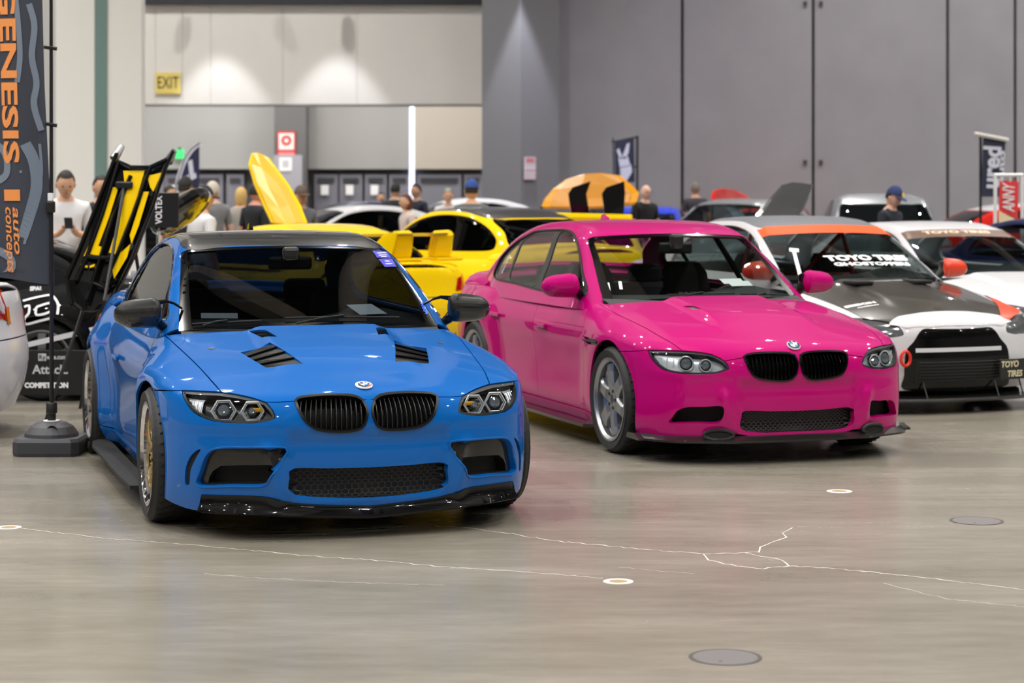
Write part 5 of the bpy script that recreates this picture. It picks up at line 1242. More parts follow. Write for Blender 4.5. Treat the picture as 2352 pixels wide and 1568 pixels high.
# ---------------------------------------------------------------- black race coupe on the left, broadside
def black_race():
    r, C = bgcar('race_coupe', 'black race coupe with white outlined lettering on its flank', (-6.35, 16.55), -PI / 2, BLKP, sz=.96, res=.06, flare=.05)
    wv = mat('white_line', (232, 232, 235), .5)
    for pts, w in (([(53, 691), (80, 684), (112, 678), (122, 681), (130, 691), (134, 702), (132, 722)], .009), ([(84, 705), (114, 696), (120, 703), (115, 716), (84, 723), (84, 705)], .009), ([(56, 705), (67, 702), (66, 720), (57, 730), (59, 744), (90, 737), (122, 729)], .009), ([(77, 711), (80, 711)], .008), ([(53, 794), (130, 776), (216, 756)], .02)):
        P = C.trace(np.array(pts, float)); P = cr(P, .03) if len(P) > 2 else P; N = grad(C.S.low, P); P = P + N * .004; v = []
        for i in range(len(P)):
            t = P[min(i + 1, len(P) - 1)] - P[max(i - 1, 0)]; n = np.cross(t, N[i]); n /= np.linalg.norm(n); v += [P[i] + n * w, P[i] - n * w]
        mk('flank_line', v, [(2 * i, 2 * i + 1, 2 * i + 3, 2 * i + 2) for i in range(len(P) - 1)], r, wv)
    # sponsor board along the sill
    x = 1.0; toy = lambda px: ((px - 1176) * (16.55 - x) / FPX) + 6.35; toz = lambda py: zz(py, 16.55 - x)
    y0, y1 = toy(-60), toy(420); z0, z1 = toz(907), toz(804)
    b = box('sponsor_board', (x - .01, (y0 + y1) / 2, (z0 + z1) / 2), (.02, y1 - y0, z1 - z0), r, mat('board_black', (12, 12, 13), .5), bev=.004)
    gt = mat('print_silver', (190, 190, 192), .5); R = (PI / 2, 0, PI / 2)
    box('print_block', (x + .0015, toy(97), toz(820)), (.003, .06, .055), b, gt); text('board_print', 'Ry', .05, b, mat('board_black', (12, 12, 13)), (x + .005, toy(97), toz(820)), R)
    text('board_print', 'wire.com', .05, b, gt, (x + .004, toy(130), toz(820)), R, bold=.0012, width=.15); text('board_print', 'Attack.', .095, b, gt, (x + .004, toy(116), toz(849)), R, bold=.002, width=.27); text('board_print', 'COMPETITION', .052, b, wv, (x + .004, toy(107), toz(885)), R, bold=.003, width=.33)
    for s_, px, py, sz_ in (('SPAL', 84, 663, .045), ('EBL', 286, 632, .10)):
        p = C.trace(np.array([(px, py)], float))[0]; text('flank_print', s_, sz_, r, wv, (p[0] + .012, p[1], p[2]), (PI / 2 - .25, 0, PI / 2), bold=.003)
    for xx in (-.62, .62):
        p = at(366, 482, 16.55 - xx); q = local(r, p); e = box('wing_plate', q, (.02, .30, .27), r, mat('plate_dark', (30, 31, 33), .35), bev=.006)
        if xx > 0: text('plate_lettering', 'VOLTEX', .07, e, WHITE, (q.x + .014, q.y, q.z), (PI / 2, -PI / 2, PI / 2), bold=.002, width=.22)
    q = local(r, at(366, 462, 16.55)); loft('wing_blade', [[(x_, q.y - .14, q.z), (x_, q.y, q.z + .03), (x_, q.y + .15, q.z + .05), (x_, q.y, q.z + .005)] for x_ in (-.62, 0, .62)], r, CARBON)
    for xx in (-.3, .3): q = local(r, at(366, 500, 16.55 - xx)); tube('wing_stay', [(xx, q.y - .02, .9), (xx, q.y, q.z + .08)], .014, r, CHROME, 8)
    # raised boot lid
    bm = bmesh.new(); bmesh.ops.create_uvsphere(bm, u_segments=24, v_segments=14, radius=1)
    M = Matrix.Rotation(-.62, 4, 'X')
    for v in bm.verts: v.co = Vector((v.co.x * .62, v.co.y * .27, v.co.z * .10 + (.02 if v.co.z > 0 else 0)))
    bmesh.ops.transform(bm, matrix=Matrix.Translation(local(r, at(418, 487, 16.6))) @ Matrix.Rotation(.68, 4, 'X'), verts=bm.verts); frombm('raised_boot_lid', bm, r, GLOSSBLK, smooth=True)
black_race()
# ---------------------------------------------------------------- loose bonnet on a stand, flag, white car at the left edge
def bonnet_stand():
    d = lambda py: 14.35 + (712 - py) * .0016
    e = empty('display_bonnet', at(240, 700, 14.4) * Vector((1, 1, 0)), label='upright glossy black bonnet with yellow inner face on a rod stand', cat='car bonnet'); o = Vector(e.location)
    rows = [((268, 352), (272, 372), (300, 384), (345, 384), (384, 366), (398, 348)), ((252, 395), (268, 400), (300, 405), (340, 405), (368, 396), (378, 390)), ((215, 490), (235, 492), (268, 494), (305, 494), (335, 490), (346, 486)), ((178, 585), (200, 588), (232, 590), (268, 588), (300, 584), (314, 580)), ((153, 640), (175, 645), (207, 648), (240, 648), (270, 644), (286, 638)), ((158, 690), (175, 696), (200, 700), (225, 700), (246, 694), (258, 684)), ((172, 706), (185, 711), (200, 714), (214, 714), (228, 710), (240, 702))]
    P = [[at(px, py, d(py) + .05 * abs(j - 2.5) / 2.5 * -1) - o for j, (px, py) in enumerate(r)] for r in rows]
    sheet('bonnet_skin', P, e, GLOSSBLK, .012)
    for poly in ([(283, 392), (332, 392), (318, 440), (300, 520), (275, 585), (250, 580), (275, 500), (288, 440)], [(338, 404), (372, 396), (352, 440), (345, 430)], [(256, 430), (272, 430), (250, 500), (222, 575), (205, 572), (232, 500)], [(330, 440), (342, 440), (318, 520), (302, 560), (298, 540)], [(192, 588), (240, 592), (232, 566), (205, 560)], [(255, 600), (300, 560), (292, 590), (262, 640)], [(185, 606), (202, 610), (200, 615), (186, 612)], [(206, 610), (218, 606), (216, 612), (206, 615)]):
        m = np.mean(poly, 0); v = [at(px, py, d(py) - .055) - o for px, py in poly]; mk('yellow_facet', v, [tuple(range(len(v)))], e, mat('yellow_gloss', (226, 186, 0), .08, 0, 1.))  # reflection of a yellow car, laid on the black bonnet as coloured facets
    for pts in ([(272, 372), (235, 492), (200, 588), (175, 645)], [(345, 384), (305, 494), (268, 588), (240, 648)], [(272, 372), (300, 384), (345, 384), (384, 366)], [(200, 588), (232, 592), (268, 588)], [(300, 404), (262, 494), (228, 600), (200, 690)], [(207, 648), (240, 660), (270, 644)], [(398, 348), (378, 390), (346, 486), (300, 600), (258, 684)], [(268, 352), (252, 395), (178, 585), (153, 640), (165, 700)]):
        tube('bonnet_rib', [at(px, py, d(py) - .06) - o for px, py in pts], .016, e, GLOSSBLK, 8)
    for a, b in (((262, 365), (280, 335)), ((386, 372), (400, 346))): tube('hinge_arm', [at(*a, d(a[1])) - o, at(*b, d(b[1]) + .02) - o], [.035, .022], e, mat('hinge_alloy', (150, 150, 152), .2, .9), 8)
    apex = at(286, 425, 14.75) - o
    for foot in ((104, 970), (184, 938), (372, 955)):
        g = Vector(gpt(*foot)) - o; tube('stand_rod', [apex, (apex + g) / 2, g], .013, e, BLK, 8)
    box('stand_clamp', apex, (.12, .06, .05), e, BLK, bev=.01); tube('stand_rod', [apex, at(240, 690, 14.2) - o], .012, e, BLK, 8)
bonnet_stand()
def flag():
    b = Vector(gpt(130, 1040)); X, Y = b.x - .03, b.y
    e = empty('flag_stand', (X, Y, 0), label='tall dark flag with orange lettering on a black weighted foot', cat='flag')
    cs = lambda h, z: [(-h, -h * .8, z), (-h * .8, -h, z), (h * .8, -h, z), (h, -h * .8, z), (h, h * .8, z), (h * .8, h, z), (-h * .8, h, z), (-h, h * .8, z)]
    bm = bmesh.new()
    base = mat('foot_plastic', (52, 53, 58), .55)
    rings = [cs(.195, .0), cs(.20, .02), cs(.20, .085), cs(.188, .105)]; loft('weighted_foot', rings, e, base, smooth=False)
    lathe('foot_dome', [(.165, .10), (.16, .125), (.13, .165), (.085, .19), (.03, .195)], e, base, 28)
    lathe('filler_cap', [(0, .02), (.03, .018), (.032, 0)], e, BLK, 14, 'y').location = (.03, -.13, .15); lathe('collar', [(.05, .195), (.05, .20), (.028, .20)], e, WHITE, 20)
    sharpen(lathe('pole_socket', [(.026, .19), (.026, .24), (.034, .245), (.034, .30), (.028, .31), (.018, .31)], e, BLK, 16))
    tube('pole', [(-.0, 0, .2), (-.002, 0, 1.5), (-.004, 0, 3.4)], [.014, .012, .010], e, BLK, 10)
    box('pole_joint', (-.006, 0, 1.50), (.05, .05, .07), e, BLK, bev=.008); box('pole_band', (-.006, 0, 1.56), (.032, .032, .05), e, WHITE, bev=.004)
    # cloth: columns across, folds as waves
    fx = lambda px: (px - 1176) * Y / FPX - X; Z = lambda py: zz(py, Y)
    nu, nv = 26, 46; v, f = [], []
    def cloth(u, t):
        py = -180 + t * 835 - (30 * (1 - u) if t > .97 else 0); edge = np.interp(py, [-180, 0, 200, 400, 560, 640], [92, 100, 104, 112, 122, 124]); px = -70 + (edge + 70) * u
        y = .035 * math.sin(5.2 * u + 2.5 * t) * (1 - u * .5) + .022 * math.sin(11 * u - 4 * t) * t; return (fx(px), y - .02, Z(py))
    for j in range(nv + 1):
        for i in range(nu + 1): v.append(cloth(i / nu, j / nv))
    f = [(j * (nu + 1) + i, j * (nu + 1) + i + 1, (j + 1) * (nu + 1) + i + 1, (j + 1) * (nu + 1) + i) for j in range(nv) for i in range(nu)]
    c = mk('flag_cloth', v, f, e, mat('flag_charcoal', (58, 62, 74), .75), True)
    for py in (108, 284): tube('flag_strap', [(fx(100 + py * .02), -.02, Z(py)), (fx(131), 0, Z(py + 4))], .012, e, BLK, 6)
    def on_cloth(px, py, off=-.006):
        t = (py + 180) / 835; edge = np.interp(py, [-180, 0, 200, 400, 560, 640], [92, 100, 104, 112, 122, 124]); u = (px + 70) / (edge + 70); q = cloth(u, t); return (q[0], q[1] + off, q[2])
    def cloth_text(s, size, px, py, m, width, bold, shear=0.):
        o = text('flag_lettering', s, size, None, m, bold=bold, ext=0, width=width, shear=shear); bm = bmesh.new(); bm.from_mesh(o.data)
        for _ in range(3):
            lng = [q for q in bm.edges if q.calc_length() > 14]
            if lng: bmesh.ops.subdivide_edges(bm, edges=lng, cuts=1)
        bmesh.ops.triangulate(bm, faces=bm.faces); bm.to_mesh(o.data); bm.free()
        for q in o.data.vertices: q.co = Vector(on_cloth(px + q.co.y + .055 * q.co.x * .6, py + q.co.x))     # turned to read downwards
        o.data.flip_normals(); o.parent = c; o.location = (0, 0, 0); o.rotation_euler = (0, 0, 0)
    orange = mat('flag_orange', (238, 150, 80), .6); grey = mat('flag_grey', (118, 130, 146), .7)
    cloth_text('GENESIS', 52, 22, 165, orange, 420, 1.6); cloth_text('1', 52, 30, 448, orange, 26, 1.6); cloth_text('auto', 26, 43, 528, orange, 108, .4, .2); cloth_text('concepts', 26, 26, 548, orange, 150, .4, .2)
    for pts, w in (([(40, 0), (46, 60), (50, 130), (44, 190)], 6), ([(70, 10), (82, 60), (76, 130), (86, 190), (80, 240), (96, 300)], 7), ([(62, 330), (80, 370), (86, 430), (70, 500), (56, 545)], 12), ([(92, 330), (96, 400), (84, 470), (60, 560)], 3), ([(-10, 330), (10, 345), (20, 370), (18, 400), (0, 415)], 8), ([(50, 395), (90, 388)], 3), ([(0, 575), (24, 590), (30, 612), (14, 632), (-8, 634)], 9)):
        Q = cr(np.array(pts, float), 10) if len(pts) > 2 else np.array(pts, float); v = []
        for i in range(len(Q)):
            t = Q[min(i + 1, len(Q) - 1)] - Q[max(i - 1, 0)]; n = np.array([-t[1], t[0]]); n = n / np.linalg.norm(n) * w; v += [on_cloth(*(Q[i] + n), -.004), on_cloth(*(Q[i] - n), -.004)]
        mk('flag_pattern', v, [(2 * i, 2 * i + 1, 2 * i + 3, 2 * i + 2) for i in range(len(Q) - 1)], c, grey)
flag()
def left_white():
    r, C = bgcar('hatchback', 'white car cut by the left edge behind the flag foot', (-7.10, 13.75), -PI / 2 - .06, WHT, sz=1.0, res=.06)
    for px, m, of in (([(-70, 676), (4, 668), (20, 668), (26, 700), (24, 744), (-4, 734), (-70, 722)], mat('lamp_red', (165, 14, 16), .1, 0, 1.), .006), ([(13, 705), (17, 705), (21, 745), (15, 742)], mat('lamp_amber', (230, 130, 20), .1, 0, 1.), .011), ([(-60, 700), (2, 704), (5, 722), (-60, 716)], mat('lamp_clear', (205, 195, 195), .1, 0, 1.), .011)):
        q = C.trace(np.array(px, float)); panel('corner_lamp', r, C.side, C.side.uv(q), m, res=.05, off=of, edge=.004, gap=0)
left_white()
# ---------------------------------------------------------------- row behind: mostly roofs, screens and raised lids
def rows():
    bgcar('white_coupe', 'white coupe with tinted side windows behind the yellow coupes', (-3.9, 31.0), -1.15, WHT, sz=1.03)
    bgcar('white_saloon', 'white saloon standing beyond the blue-capped man', (-2.4, 36.3), -1.25, WHT, sz=1.1)
    bgcar('black_saloon', 'black saloon behind the people at the dark post', (-7.2, 34.3), -1.2, BLKP, sz=1.03)
    bgcar('navy_saloon', 'navy saloon far back in front of the recessed doors', (-4.6, 39.3), -1.25, NAVY, sz=1.05)
    r, C = bgcar('winged_car', 'yellow car with tall black wing stays and raised orange bonnet', (1.16, 28.6), 3.05, YEL, WHT, sz=.93)
    for px in (1335, 1412):
        v = [local(r, at(a, b, 25.2)) for a, b in ((px - 22, 500), (px + 20, 500), (px + 2 + (22 if px > 1400 else 10), 445), (px + 22, 416), (px - 20, 430), (px - 30, 445))]
        o = mk('wing_stay', v, [tuple(range(6))], r, GLOSSBLK); o.modifiers.new('s', 'SOLIDIFY').thickness = .05
        tube('stay_foot', [local(r, at(px, 498, 25.2)), local(r, at(px - 6, 530, 25.6))], .04, r, GLOSSBLK, 8)
    tube('wing_blade', [local(r, at(1250, 497, 25.0)), local(r, at(1450, 502, 25.2))], .05, r, YEL, 8)
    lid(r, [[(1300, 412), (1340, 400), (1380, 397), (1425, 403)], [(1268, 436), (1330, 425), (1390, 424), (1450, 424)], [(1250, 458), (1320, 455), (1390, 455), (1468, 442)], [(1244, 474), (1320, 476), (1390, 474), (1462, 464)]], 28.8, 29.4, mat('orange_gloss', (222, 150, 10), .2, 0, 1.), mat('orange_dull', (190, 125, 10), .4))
    bgcar('blue_hatch', 'bright blue car beyond the bald man', (2.55, 37.0), 3.0, BLU2, sz=1.0)
    bgcar('silver_crossover', 'silver crossover with large windscreen between the magenta and white roofs', (2.64, 30.8), -.6, SILP, sz=1.10, glass_m=CLR2)
    r, C = bgcar('red_hatch', 'red car with raised boot lid far back against the grey wall', (5.15, 39.6), 2.95, REDP, sz=1.0)
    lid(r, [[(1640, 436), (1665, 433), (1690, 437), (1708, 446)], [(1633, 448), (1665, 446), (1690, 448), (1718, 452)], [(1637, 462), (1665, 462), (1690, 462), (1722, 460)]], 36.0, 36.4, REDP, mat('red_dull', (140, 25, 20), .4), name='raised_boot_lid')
    bgcar('silver_wagon', 'silver tall wagon seen from behind with a dark rear window', (4.98, 28.8), PI - .1, SILP, sz=1.16)
    r, C = bgcar('red_racer', 'red racing car with white roof beyond the navy-capped man', (9.8, 32.6), 1.75, REDP, WHT, sz=1.05)
rows()
# ---------------------------------------------------------------- people
SKIN_MESH = {}
def figure(pose):
    """one continuous body (skin over a skeleton) 1.75 m tall, facing -y; poses: 'stand', 'phone' (both hands raised, looking down), 'hips'"""
    if pose in SKIN_MESH: return SKIN_MESH[pose]
    V, R, E = [], [], []
    def add(p, r, par=None):
        V.append(p); R.append(r if isinstance(r, tuple) else (r, r)); i = len(V) - 1
        if par is not None: E.append((par, i))
        return i
    pel = add((0, 0, .96), (.155, .115)); bel = add((0, 0, 1.10), (.145, .105), pel); ch = add((0, .0, 1.28), (.17, .12), bel); up = add((0, .01, 1.41), (.13, .09), ch); nk = add((0, .005, 1.49), (.058, .06), up)
    add((0, -.015 if pose != 'phone' else -.03, 1.56), (.055, .06), nk)
    for s in (-1, 1):
        hp = add((s * .095, 0, .87), (.10, .105), pel); kn = add((s * .105, -.015, .50), (.062, .068), hp); an = add((s * .11, .02, .10), (.042, .048), kn); add((s * .12, -.13, .05), (.045, .035), an)
        sh = add((s * .175, .015, 1.405), (.072, .072), up)
        if pose == 'phone' and True:
            el = add((s * .235, .02, 1.14), (.046, .05), sh); wr = add((s * .08, -.24, 1.17), (.03, .034), el); pm = add((s * .055, -.31, 1.20), (.03, .038), wr)
            tips = [((s * .02, -.345, 1.215), .010), ((s * .025, -.34, 1.235), .010), ((s * .035, -.345, 1.25), .010), ((s * .05, -.35, 1.255), .009)]; th = ((s * .015, -.315, 1.245), .011)
        else:
            el = add((s * .245, .03, 1.13), (.046, .05), sh); wr = add((s * .26, -.03, .90), (.03, .034), el); pm = add((s * .262, -.05, .83), (.022, .04), wr)
            tips = [((s * .262, -.09 + .022 * k, .755 - .012 * (1.5 - abs(k - 1.5))), .010) for k in range(4)]; th = ((s * .235, -.09, .80), .011)
        for p, r in tips: a = add(tuple((np.array(V[pm]) * .45 + np.array(p) * .55)), r, pm); add(p, r * .85, a)
        add(th[0], th[1], pm)
    me = bpy.data.meshes.new('figure'); me.from_pydata(V, E, []); o = bpy.data.objects.new('figure', me); COL.objects.link(o)
    o.modifiers.new('skin', 'SKIN'); bpy.context.view_layer.update()
    for i, d in enumerate(me.skin_vertices[0].data): d.radius = R[i]; d.use_root = (i == 0)
    sb = o.modifiers.new('sub', 'SUBSURF'); sb.levels = 1; sb.render_levels = 1
    dg = bpy.context.evaluated_depsgraph_get(); m2 = bpy.data.meshes.new_from_object(o.evaluated_get(dg)); bpy.data.objects.remove(o)
    # head joined into the same surface
    bm = bmesh.new(); bm.from_mesh(m2); nb = len(bm.verts)
    r = bmesh.ops.create_uvsphere(bm, u_segments=24, v_segments=18, radius=1.); down = .32 if pose == 'phone' else 0.
    Rm = Matrix.Rotation(down, 3, 'X')
    for v in r['verts']:
        x, y, z = v.co; w = .078 * (1 - .22 * max(0, -z - .1) ** 1.2); dpt = .098
        p = Vector((x * w, y * dpt * (1 - .12 * max(0, -z)), z * .122))
        if y < 0:                                                              # brow, nose, lips, chin
            p.y -= .020 * math.exp(-(x * x) / .02 - ((z + .12) / .16) ** 2) + .008 * math.exp(-(x * x) / .08 - ((z + .48) / .1) ** 2) + .010 * math.exp(-(x * x) / .06 - ((z + .8) / .15) ** 2)
            p.y += .010 * (math.exp(-((abs(x) - .38) / .16) ** 2 - ((z - .06) / .12) ** 2))
        v.co = Rm @ p + Vector((0, -.02 - .02 * (down > 0), 1.63 - .015 * (down > 0)))
    for s in (-1, 1):                                                          # ears
        q = bmesh.ops.create_uvsphere(bm, u_segments=8, v_segments=6, radius=1.)
        for v in q['verts']: v.co = Rm @ Vector((s * .080 + v.co.x * .012, v.co.y * .02 + .01, v.co.z * .032 - .005)) + Vector((0, -.02 - .02 * (down > 0), 1.63 - .015 * (down > 0)))
    bm.to_mesh(m2); bm.free(); SKIN_MESH[pose] = (m2, down); return SKIN_MESH[pose]
def person(label, px, top_py, d, rz, shirt, skin=(205, 160, 130), hair=(25, 22, 20), cap=None, pose='stand', pants=(38, 40, 48), bald=False, long_hair=False, glasses=False, cap_patch=None, sleeve=True, brim_back=False, chest=None):
    top = HCAM - (top_py - YH) * d / FPX; k = top / (1.775 if not cap else 1.79); X = (px - 1176) * d / FPX
    e = empty('person', (X, d, 0), rz, label=label, cat='person'); e.scale = (k, k, k)
    me0, down = figure(pose); me = me0.copy(); me.materials.clear()
    for m in (mat('skin_%d' % skin[0], skin, .55), mat('cloth_%d_%d_%d' % shirt, shirt, .85), mat('trouser_%d' % pants[0], pants, .85), mat('shoe_dark', (30, 30, 32), .6)): me.materials.append(m)
    for p in me.polygons:
        c = p.center; ax = abs(c.x)
        if c.z < .10: i = 3
        elif c.z < .93 and ax < .225: i = 2
        elif c.z > 1.475: i = 0
        elif (ax > .20 and c.z < 1.22) or (pose == 'phone' and c.y < -.09 and c.z < 1.3 and ax > .03 and c.y < -.13): i = 0
        else: i = 1
        p.material_index = i; p.use_smooth = True
    b = link('body', me, e)
    hc = Vector((0, -.02 - .02 * (down > 0), 1.63 - .015 * (down > 0))); Rm = Matrix.Rotation(down, 3, 'X')
    for s in (-1, 1):
        q = lathe('eye', [(0, .004), (.011, 0)], b, mat('eye_dark', (30, 24, 22), .3), 10, 'y'); q.location = hc + Rm @ Vector((s * .031, -.088, .010)); q.scale = (1, -1, .6); q.rotation_euler = (down, 0, 0)
    box('mouth', hc + Rm @ Vector((0, -.098, -.060)), (.042, .006, .008), b, mat('lip', (150, 85, 80), .5))
    if not bald:
        bm = bmesh.new(); bmesh.ops.create_uvsphere(bm, u_segments=20, v_segments=14, radius=1.)
        cut = [v for v in bm.verts if v.co.z < (-.75 if long_hair else -.35) or (v.co.y < -.30 and v.co.z < .62)]; bmesh.ops.delete(bm, geom=cut, context='VERTS')
        for v in bm.verts: v.co = hc + Rm @ Vector((v.co.x * .087, v.co.y * .107 + .004, v.co.z * (.132 if v.co.z > 0 else (.20 if long_hair else .13)) + .008))
        frombm('hair', bm, b, mat('hair_%d_%d' % hair[:2], hair, .7), smooth=True)
    if cap:
        bm = bmesh.new(); bmesh.ops.create_uvsphere(bm, u_segments=20, v_segments=12, radius=1.); bmesh.ops.delete(bm, geom=[v for v in bm.verts if v.co.z < .12], context='VERTS')
        for v in bm.verts: v.co = hc + Rm @ Vector((v.co.x * .094, v.co.y * .112 + .004, v.co.z * .148 + .014))
        h = frombm('cap', bm, b, mat('cap_%d_%d' % cap[:2], cap, .8), smooth=True); f = 1 if brim_back else -1
        pts = [(.085 * math.sin(t), f * (.09 + .085 * math.cos(t)), .035 - .018 * math.cos(t)) for t in np.linspace(-1.5, 1.5, 9)] + [(.08, f * .06, .036), (-.08, f * .06, .036)]
        bv = [hc + Rm @ Vector(p) for p in pts]; o = mk('cap_brim', bv, [tuple(range(len(bv)))], h, mat('cap_%d_%d' % cap[:2], cap)); o.modifiers.new('s', 'SOLIDIFY').thickness = .006
        if cap_patch: q = lathe('cap_patch', [(0, .004), (.030, 0)], h, mat('patch_%d' % cap_patch[0], cap_patch, .6), 14, 'y'); q.location = hc + Rm @ Vector((0, -.112, .075)); q.scale = (1, -1, 1); q.rotation_euler = (down - .35, 0, 0)
    if glasses:
        for s in (-1, 1): tube('glasses', [hc + Rm @ Vector((s * .032 + .022 * math.cos(a), -.112, .008 + .016 * math.sin(a))) for a in [2 * PI * i / 12 for i in range(12)]], .003, b, BLK, 5, True)
    if pose == 'phone':
        box('phone', (0, -.335, 1.27), (.075, .012, .15), b, GLOSSBLK, Matrix.Rotation(-.9, 3, 'X'), .006)
    if chest: text('shirt_print', chest, .06, b, WHITE, (0, -.135, 1.30), bold=.002)
    return e
def people():
    W_, K_ = (215, 215, 218), (24, 25, 28)
    person('dark-haired man in a white tee looking at his phone by the column', 150, 384, 19.4, .3, W_, pose='phone')
    person('man in a dark top half hidden by the upright bonnet', 231, 399, 21., .6, K_, skin=(190, 145, 118))
    person('person with dark hair beside the teardrop flag', 388, 424, 29., 1.2, (90, 95, 110), hair=(40, 34, 30))
    person('man in a black cap in front of the teardrop flag', 424, 404, 25.0, 2.6, K_, skin=(170, 115, 85), cap=(28, 28, 30))
    person('person in a white tee and dark cap behind the glossy boot lid', 466, 424, 20.6, 2.2, W_, cap=(26, 26, 28))
    person('grey-haired person standing past the white tee', 490, 414, 26.2, -2.4, (120, 122, 128), hair=(190, 182, 170), skin=(215, 170, 150))
    person('blond person left of the man in black', 553, 428, 27.3, 2.9, (150, 145, 140), hair=(205, 170, 105), long_hair=True)
    person('man in a black shirt leaning behind the raised yellow lid', 588, 417, 25.4, 2.4, (20, 24, 32), skin=(200, 140, 120))
    person('man in a brown cap right of the raised yellow lid', 690, 424, 26.4, .5, (95, 98, 108), cap=(92, 78, 70), skin=(190, 150, 130))
    person('dark-haired person far back near the middle doors', 874, 440, 41.2, .4, (200, 200, 205))
    person('man in a black tee near the lit gap', 908, 418, 34.5, 2.9, (36, 40, 48))
    person('brown-haired woman in front of the lit gap', 935, 443, 28.2, -1.2, (205, 190, 185), hair=(95, 52, 40), long_hair=True)
    person('man in a navy top right of the lit gap', 957, 420, 34.9, -.8, (38, 44, 60))
    person('grey-haired person left of the blue-capped man', 1029, 431, 33.4, .2, (210, 205, 205), hair=(150, 150, 135))
    person('man in a blue cap and grey tee seen from behind', 1083, 410, 25.4, PI - .1, (88, 96, 98), cap=(40, 72, 140), skin=(205, 165, 140))
    person('bald man with glasses in a black top', 1482, 422, 32.6, .5, K_, skin=(225, 180, 160), bald=True, glasses=True)
    person('grey-haired man seen from behind in a patterned top', 1597, 417, 38.8, PI, (62, 60, 66), hair=(120, 112, 100), skin=(205, 165, 145))
    person('man in a navy cap with yellow patch looking at his phone', 2046, 422, 24.0, .9, (28, 34, 46), cap=(40, 52, 100), pose='phone', skin=(215, 165, 135), cap_patch=(240, 205, 40))
    person('person in dark blue bending behind the orange bonnet', 1386, 428, 31.8, .3, (50, 60, 82), hair=(36, 34, 36))
people()
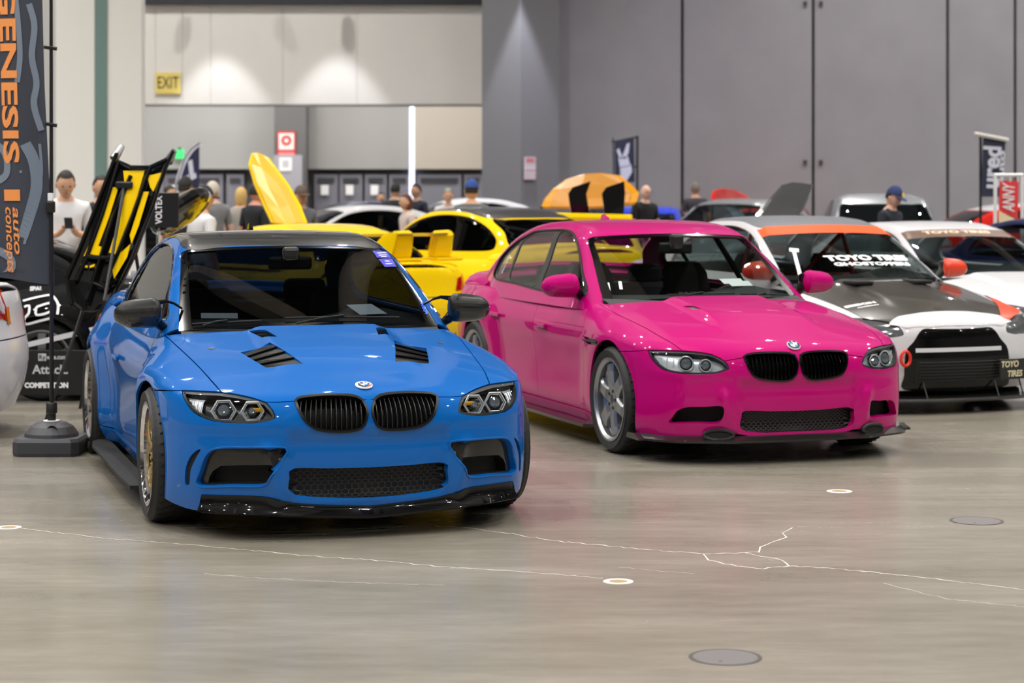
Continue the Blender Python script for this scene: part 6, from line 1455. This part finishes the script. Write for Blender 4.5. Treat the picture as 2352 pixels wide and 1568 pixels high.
# ---------------------------------------------------------------- banners and signs among the cars
def banners():
    navy = mat('banner_navy', (40, 42, 82), .7); pale = mat('banner_white', (215, 218, 235), .7)
    d = 30.2; g = Vector(((440 - 1176) * d / FPX, d, 0)); e = empty('teardrop_flag', g, label='navy teardrop flag with white edge among the people', cat='flag')
    L = lambda px, py: at(px, py, d) - g
    edge = cr(np.array([(404, 455), (405, 425), (412, 395), (424, 365), (440, 342), (458, 329)], float), 8); n = len(edge); ry = np.linspace(455, 331, n)
    v = []
    for (px, py), y2 in zip(edge, ry): v += [L(px, py), L(458, y2)]
    o = mk('flag_cloth', v, [(2 * i, 2 * i + 1, 2 * i + 3, 2 * i + 2) for i in range(n - 1)], e, navy)
    v = []
    for (px, py) in edge: v += [L(px - 3, py) + Vector((0, -.01, 0)), L(px + 7, py + 3) + Vector((0, -.01, 0))]
    mk('flag_border', v, [(2 * i, 2 * i + 1, 2 * i + 3, 2 * i + 2) for i in range(n - 1)], e, pale)
    tube('flag_pole', [(L(404, 455).x, 0, 0), L(404, 455), L(405, 425), L(424, 365), L(440, 342), L(458, 329)], .014, e, BLK, 6); box('flag_foot', (L(404, 455).x, 0, .02), (.5, .5, .04), e, BLK, bev=.01)
    for q in ([(432, 370), (442, 366), (446, 400), (436, 405)], [(436, 406), (450, 396), (452, 408), (440, 414)], [(428, 404), (434, 400), (434, 416), (428, 418)]): mk('flag_mark', [L(*p) + Vector((0, -.012, 0)) for p in q], [(0, 1, 2, 3)], e, pale)
    d = 38.6; g = Vector(((1438 - 1176) * d / FPX, d, 0)); e = empty('navy_banner', g, label='navy banner with a white figure on a frame behind the orange bonnet', cat='banner'); L = lambda px, py, o=0: at(px, py, d - o) - g
    mk('banner_cloth', [L(1411, 324), L(1456, 318), L(1458, 418), L(1413, 420)], [(0, 1, 2, 3)], e, mat('banner_slate', (44, 50, 74), .7))
    for q in ([(1416, 345), (1422, 340), (1430, 362), (1424, 366)], [(1440, 330), (1446, 328), (1444, 350), (1434, 368), (1430, 358)], [(1420, 362), (1442, 358), (1448, 380), (1424, 386)], [(1424, 384), (1450, 378), (1452, 395), (1440, 414), (1426, 412)]): mk('banner_mark', [L(*p, .015) for p in q], [tuple(range(len(q)))], e, pale)
    bm = bmesh.new(); tube_into(bm, [(L(1464, 312).x, .02, 0), L(1464, 312) + Vector((0, .02, 0))], .022, 6); tube_into(bm, [L(1405, 326) + Vector((0, .02, 0)), L(1466, 314) + Vector((0, .02, 0))], .018, 6); tube_into(bm, [L(1456, 383) + Vector((0, .02, 0)), L(1466, 383) + Vector((0, .02, 0))], .015, 6); tube_into(bm, [L(1408, 316) + Vector((0, .02, 0)), L(1410, 420) + Vector((0, .02, 0))], .012, 6)
    frombm('banner_frame', bm, e, BLK, smooth=True); box('banner_foot', (L(1464, 312).x, .02, .02), (.6, .6, .04), e, BLK)
    d = 30.5; g = Vector(((2262 - 1176) * d / FPX, d, 0)); e = empty('tall_banner', g, label='slate banner with tall white lettering hanging from a silver arm', cat='banner'); L = lambda px, py, o=0: at(px, py, d - o) - g
    mk('banner_cloth', [L(2258, 314), L(2310, 322), L(2300, 452), L(2253, 452)], [(0, 1, 2, 3)], e, mat('banner_slate', (44, 50, 74)))
    tube('banner_arm', [L(2238, 307, .03), L(2316, 322, .03)], .03, e, mat('arm_silver', (205, 203, 198), .4), 8); tube('banner_pole', [(L(2254, 310).x, .05, 0), L(2254, 308) + Vector((0, .05, 0))], .02, e, BLK, 8); box('banner_foot', (L(2254, 310).x, .05, .02), (.7, .7, .04), e, BLK)
    p = L(2279, 384, .02); text('banner_lettering', 'ured', .36, e, pale, p, (PI / 2, -PI / 2 + .06, 0), bold=.012, width=.62); p = L(2300, 384, .02); text('banner_lettering', 'auto', .12, e, pale, p, (PI / 2, -PI / 2 + .06, 0), bold=.004, width=.5)
    d = 24.9; g = Vector(((2318 - 1176) * d / FPX, d, 0)); e = empty('framed_sign', g, label='red sign in a white tube frame at the right edge', cat='sign'); L = lambda px, py, o=0: at(px, py, d - o) - g
    bm = bmesh.new()
    for a, b in (((2286, 402), (2286, 560)), ((2348, 402), (2348, 560)), ((2284, 402), (2350, 402))): tube_into(bm, [L(*a), L(*b)], .022, 8)
    for px in (2286, 2348): tube_into(bm, [L(px, 540), (L(px, 540).x, 0, 0)], .022, 8)
    for px in (2300, 2320, 2338): tube_into(bm, [L(px, 402), L(px, 418)], .012, 6)
    frombm('sign_frame', bm, e, mat('frame_white', (232, 232, 234), .4), smooth=True)
    mk('sign_cloth', [L(2296, 415, .01), L(2340, 414, .01), L(2338, 504, .01), L(2294, 482, .01)], [(0, 1, 2, 3)], e, mat('sign_scarlet', (226, 62, 64), .6)); text('sign_lettering', 'ANNY', .2, e, WHITE, L(2318, 455, .025), (PI / 2, -PI / 2, 0), bold=.004, width=.36, shear=.3)
    mk('sign_base', [L(2294, 484, .012), L(2338, 506, .012), L(2338, 520, .012), L(2294, 520, .012)], [(0, 1, 2, 3)], e, mat('sign_cream2', (236, 220, 180), .6))
banners()
blue_car(); pink_car()
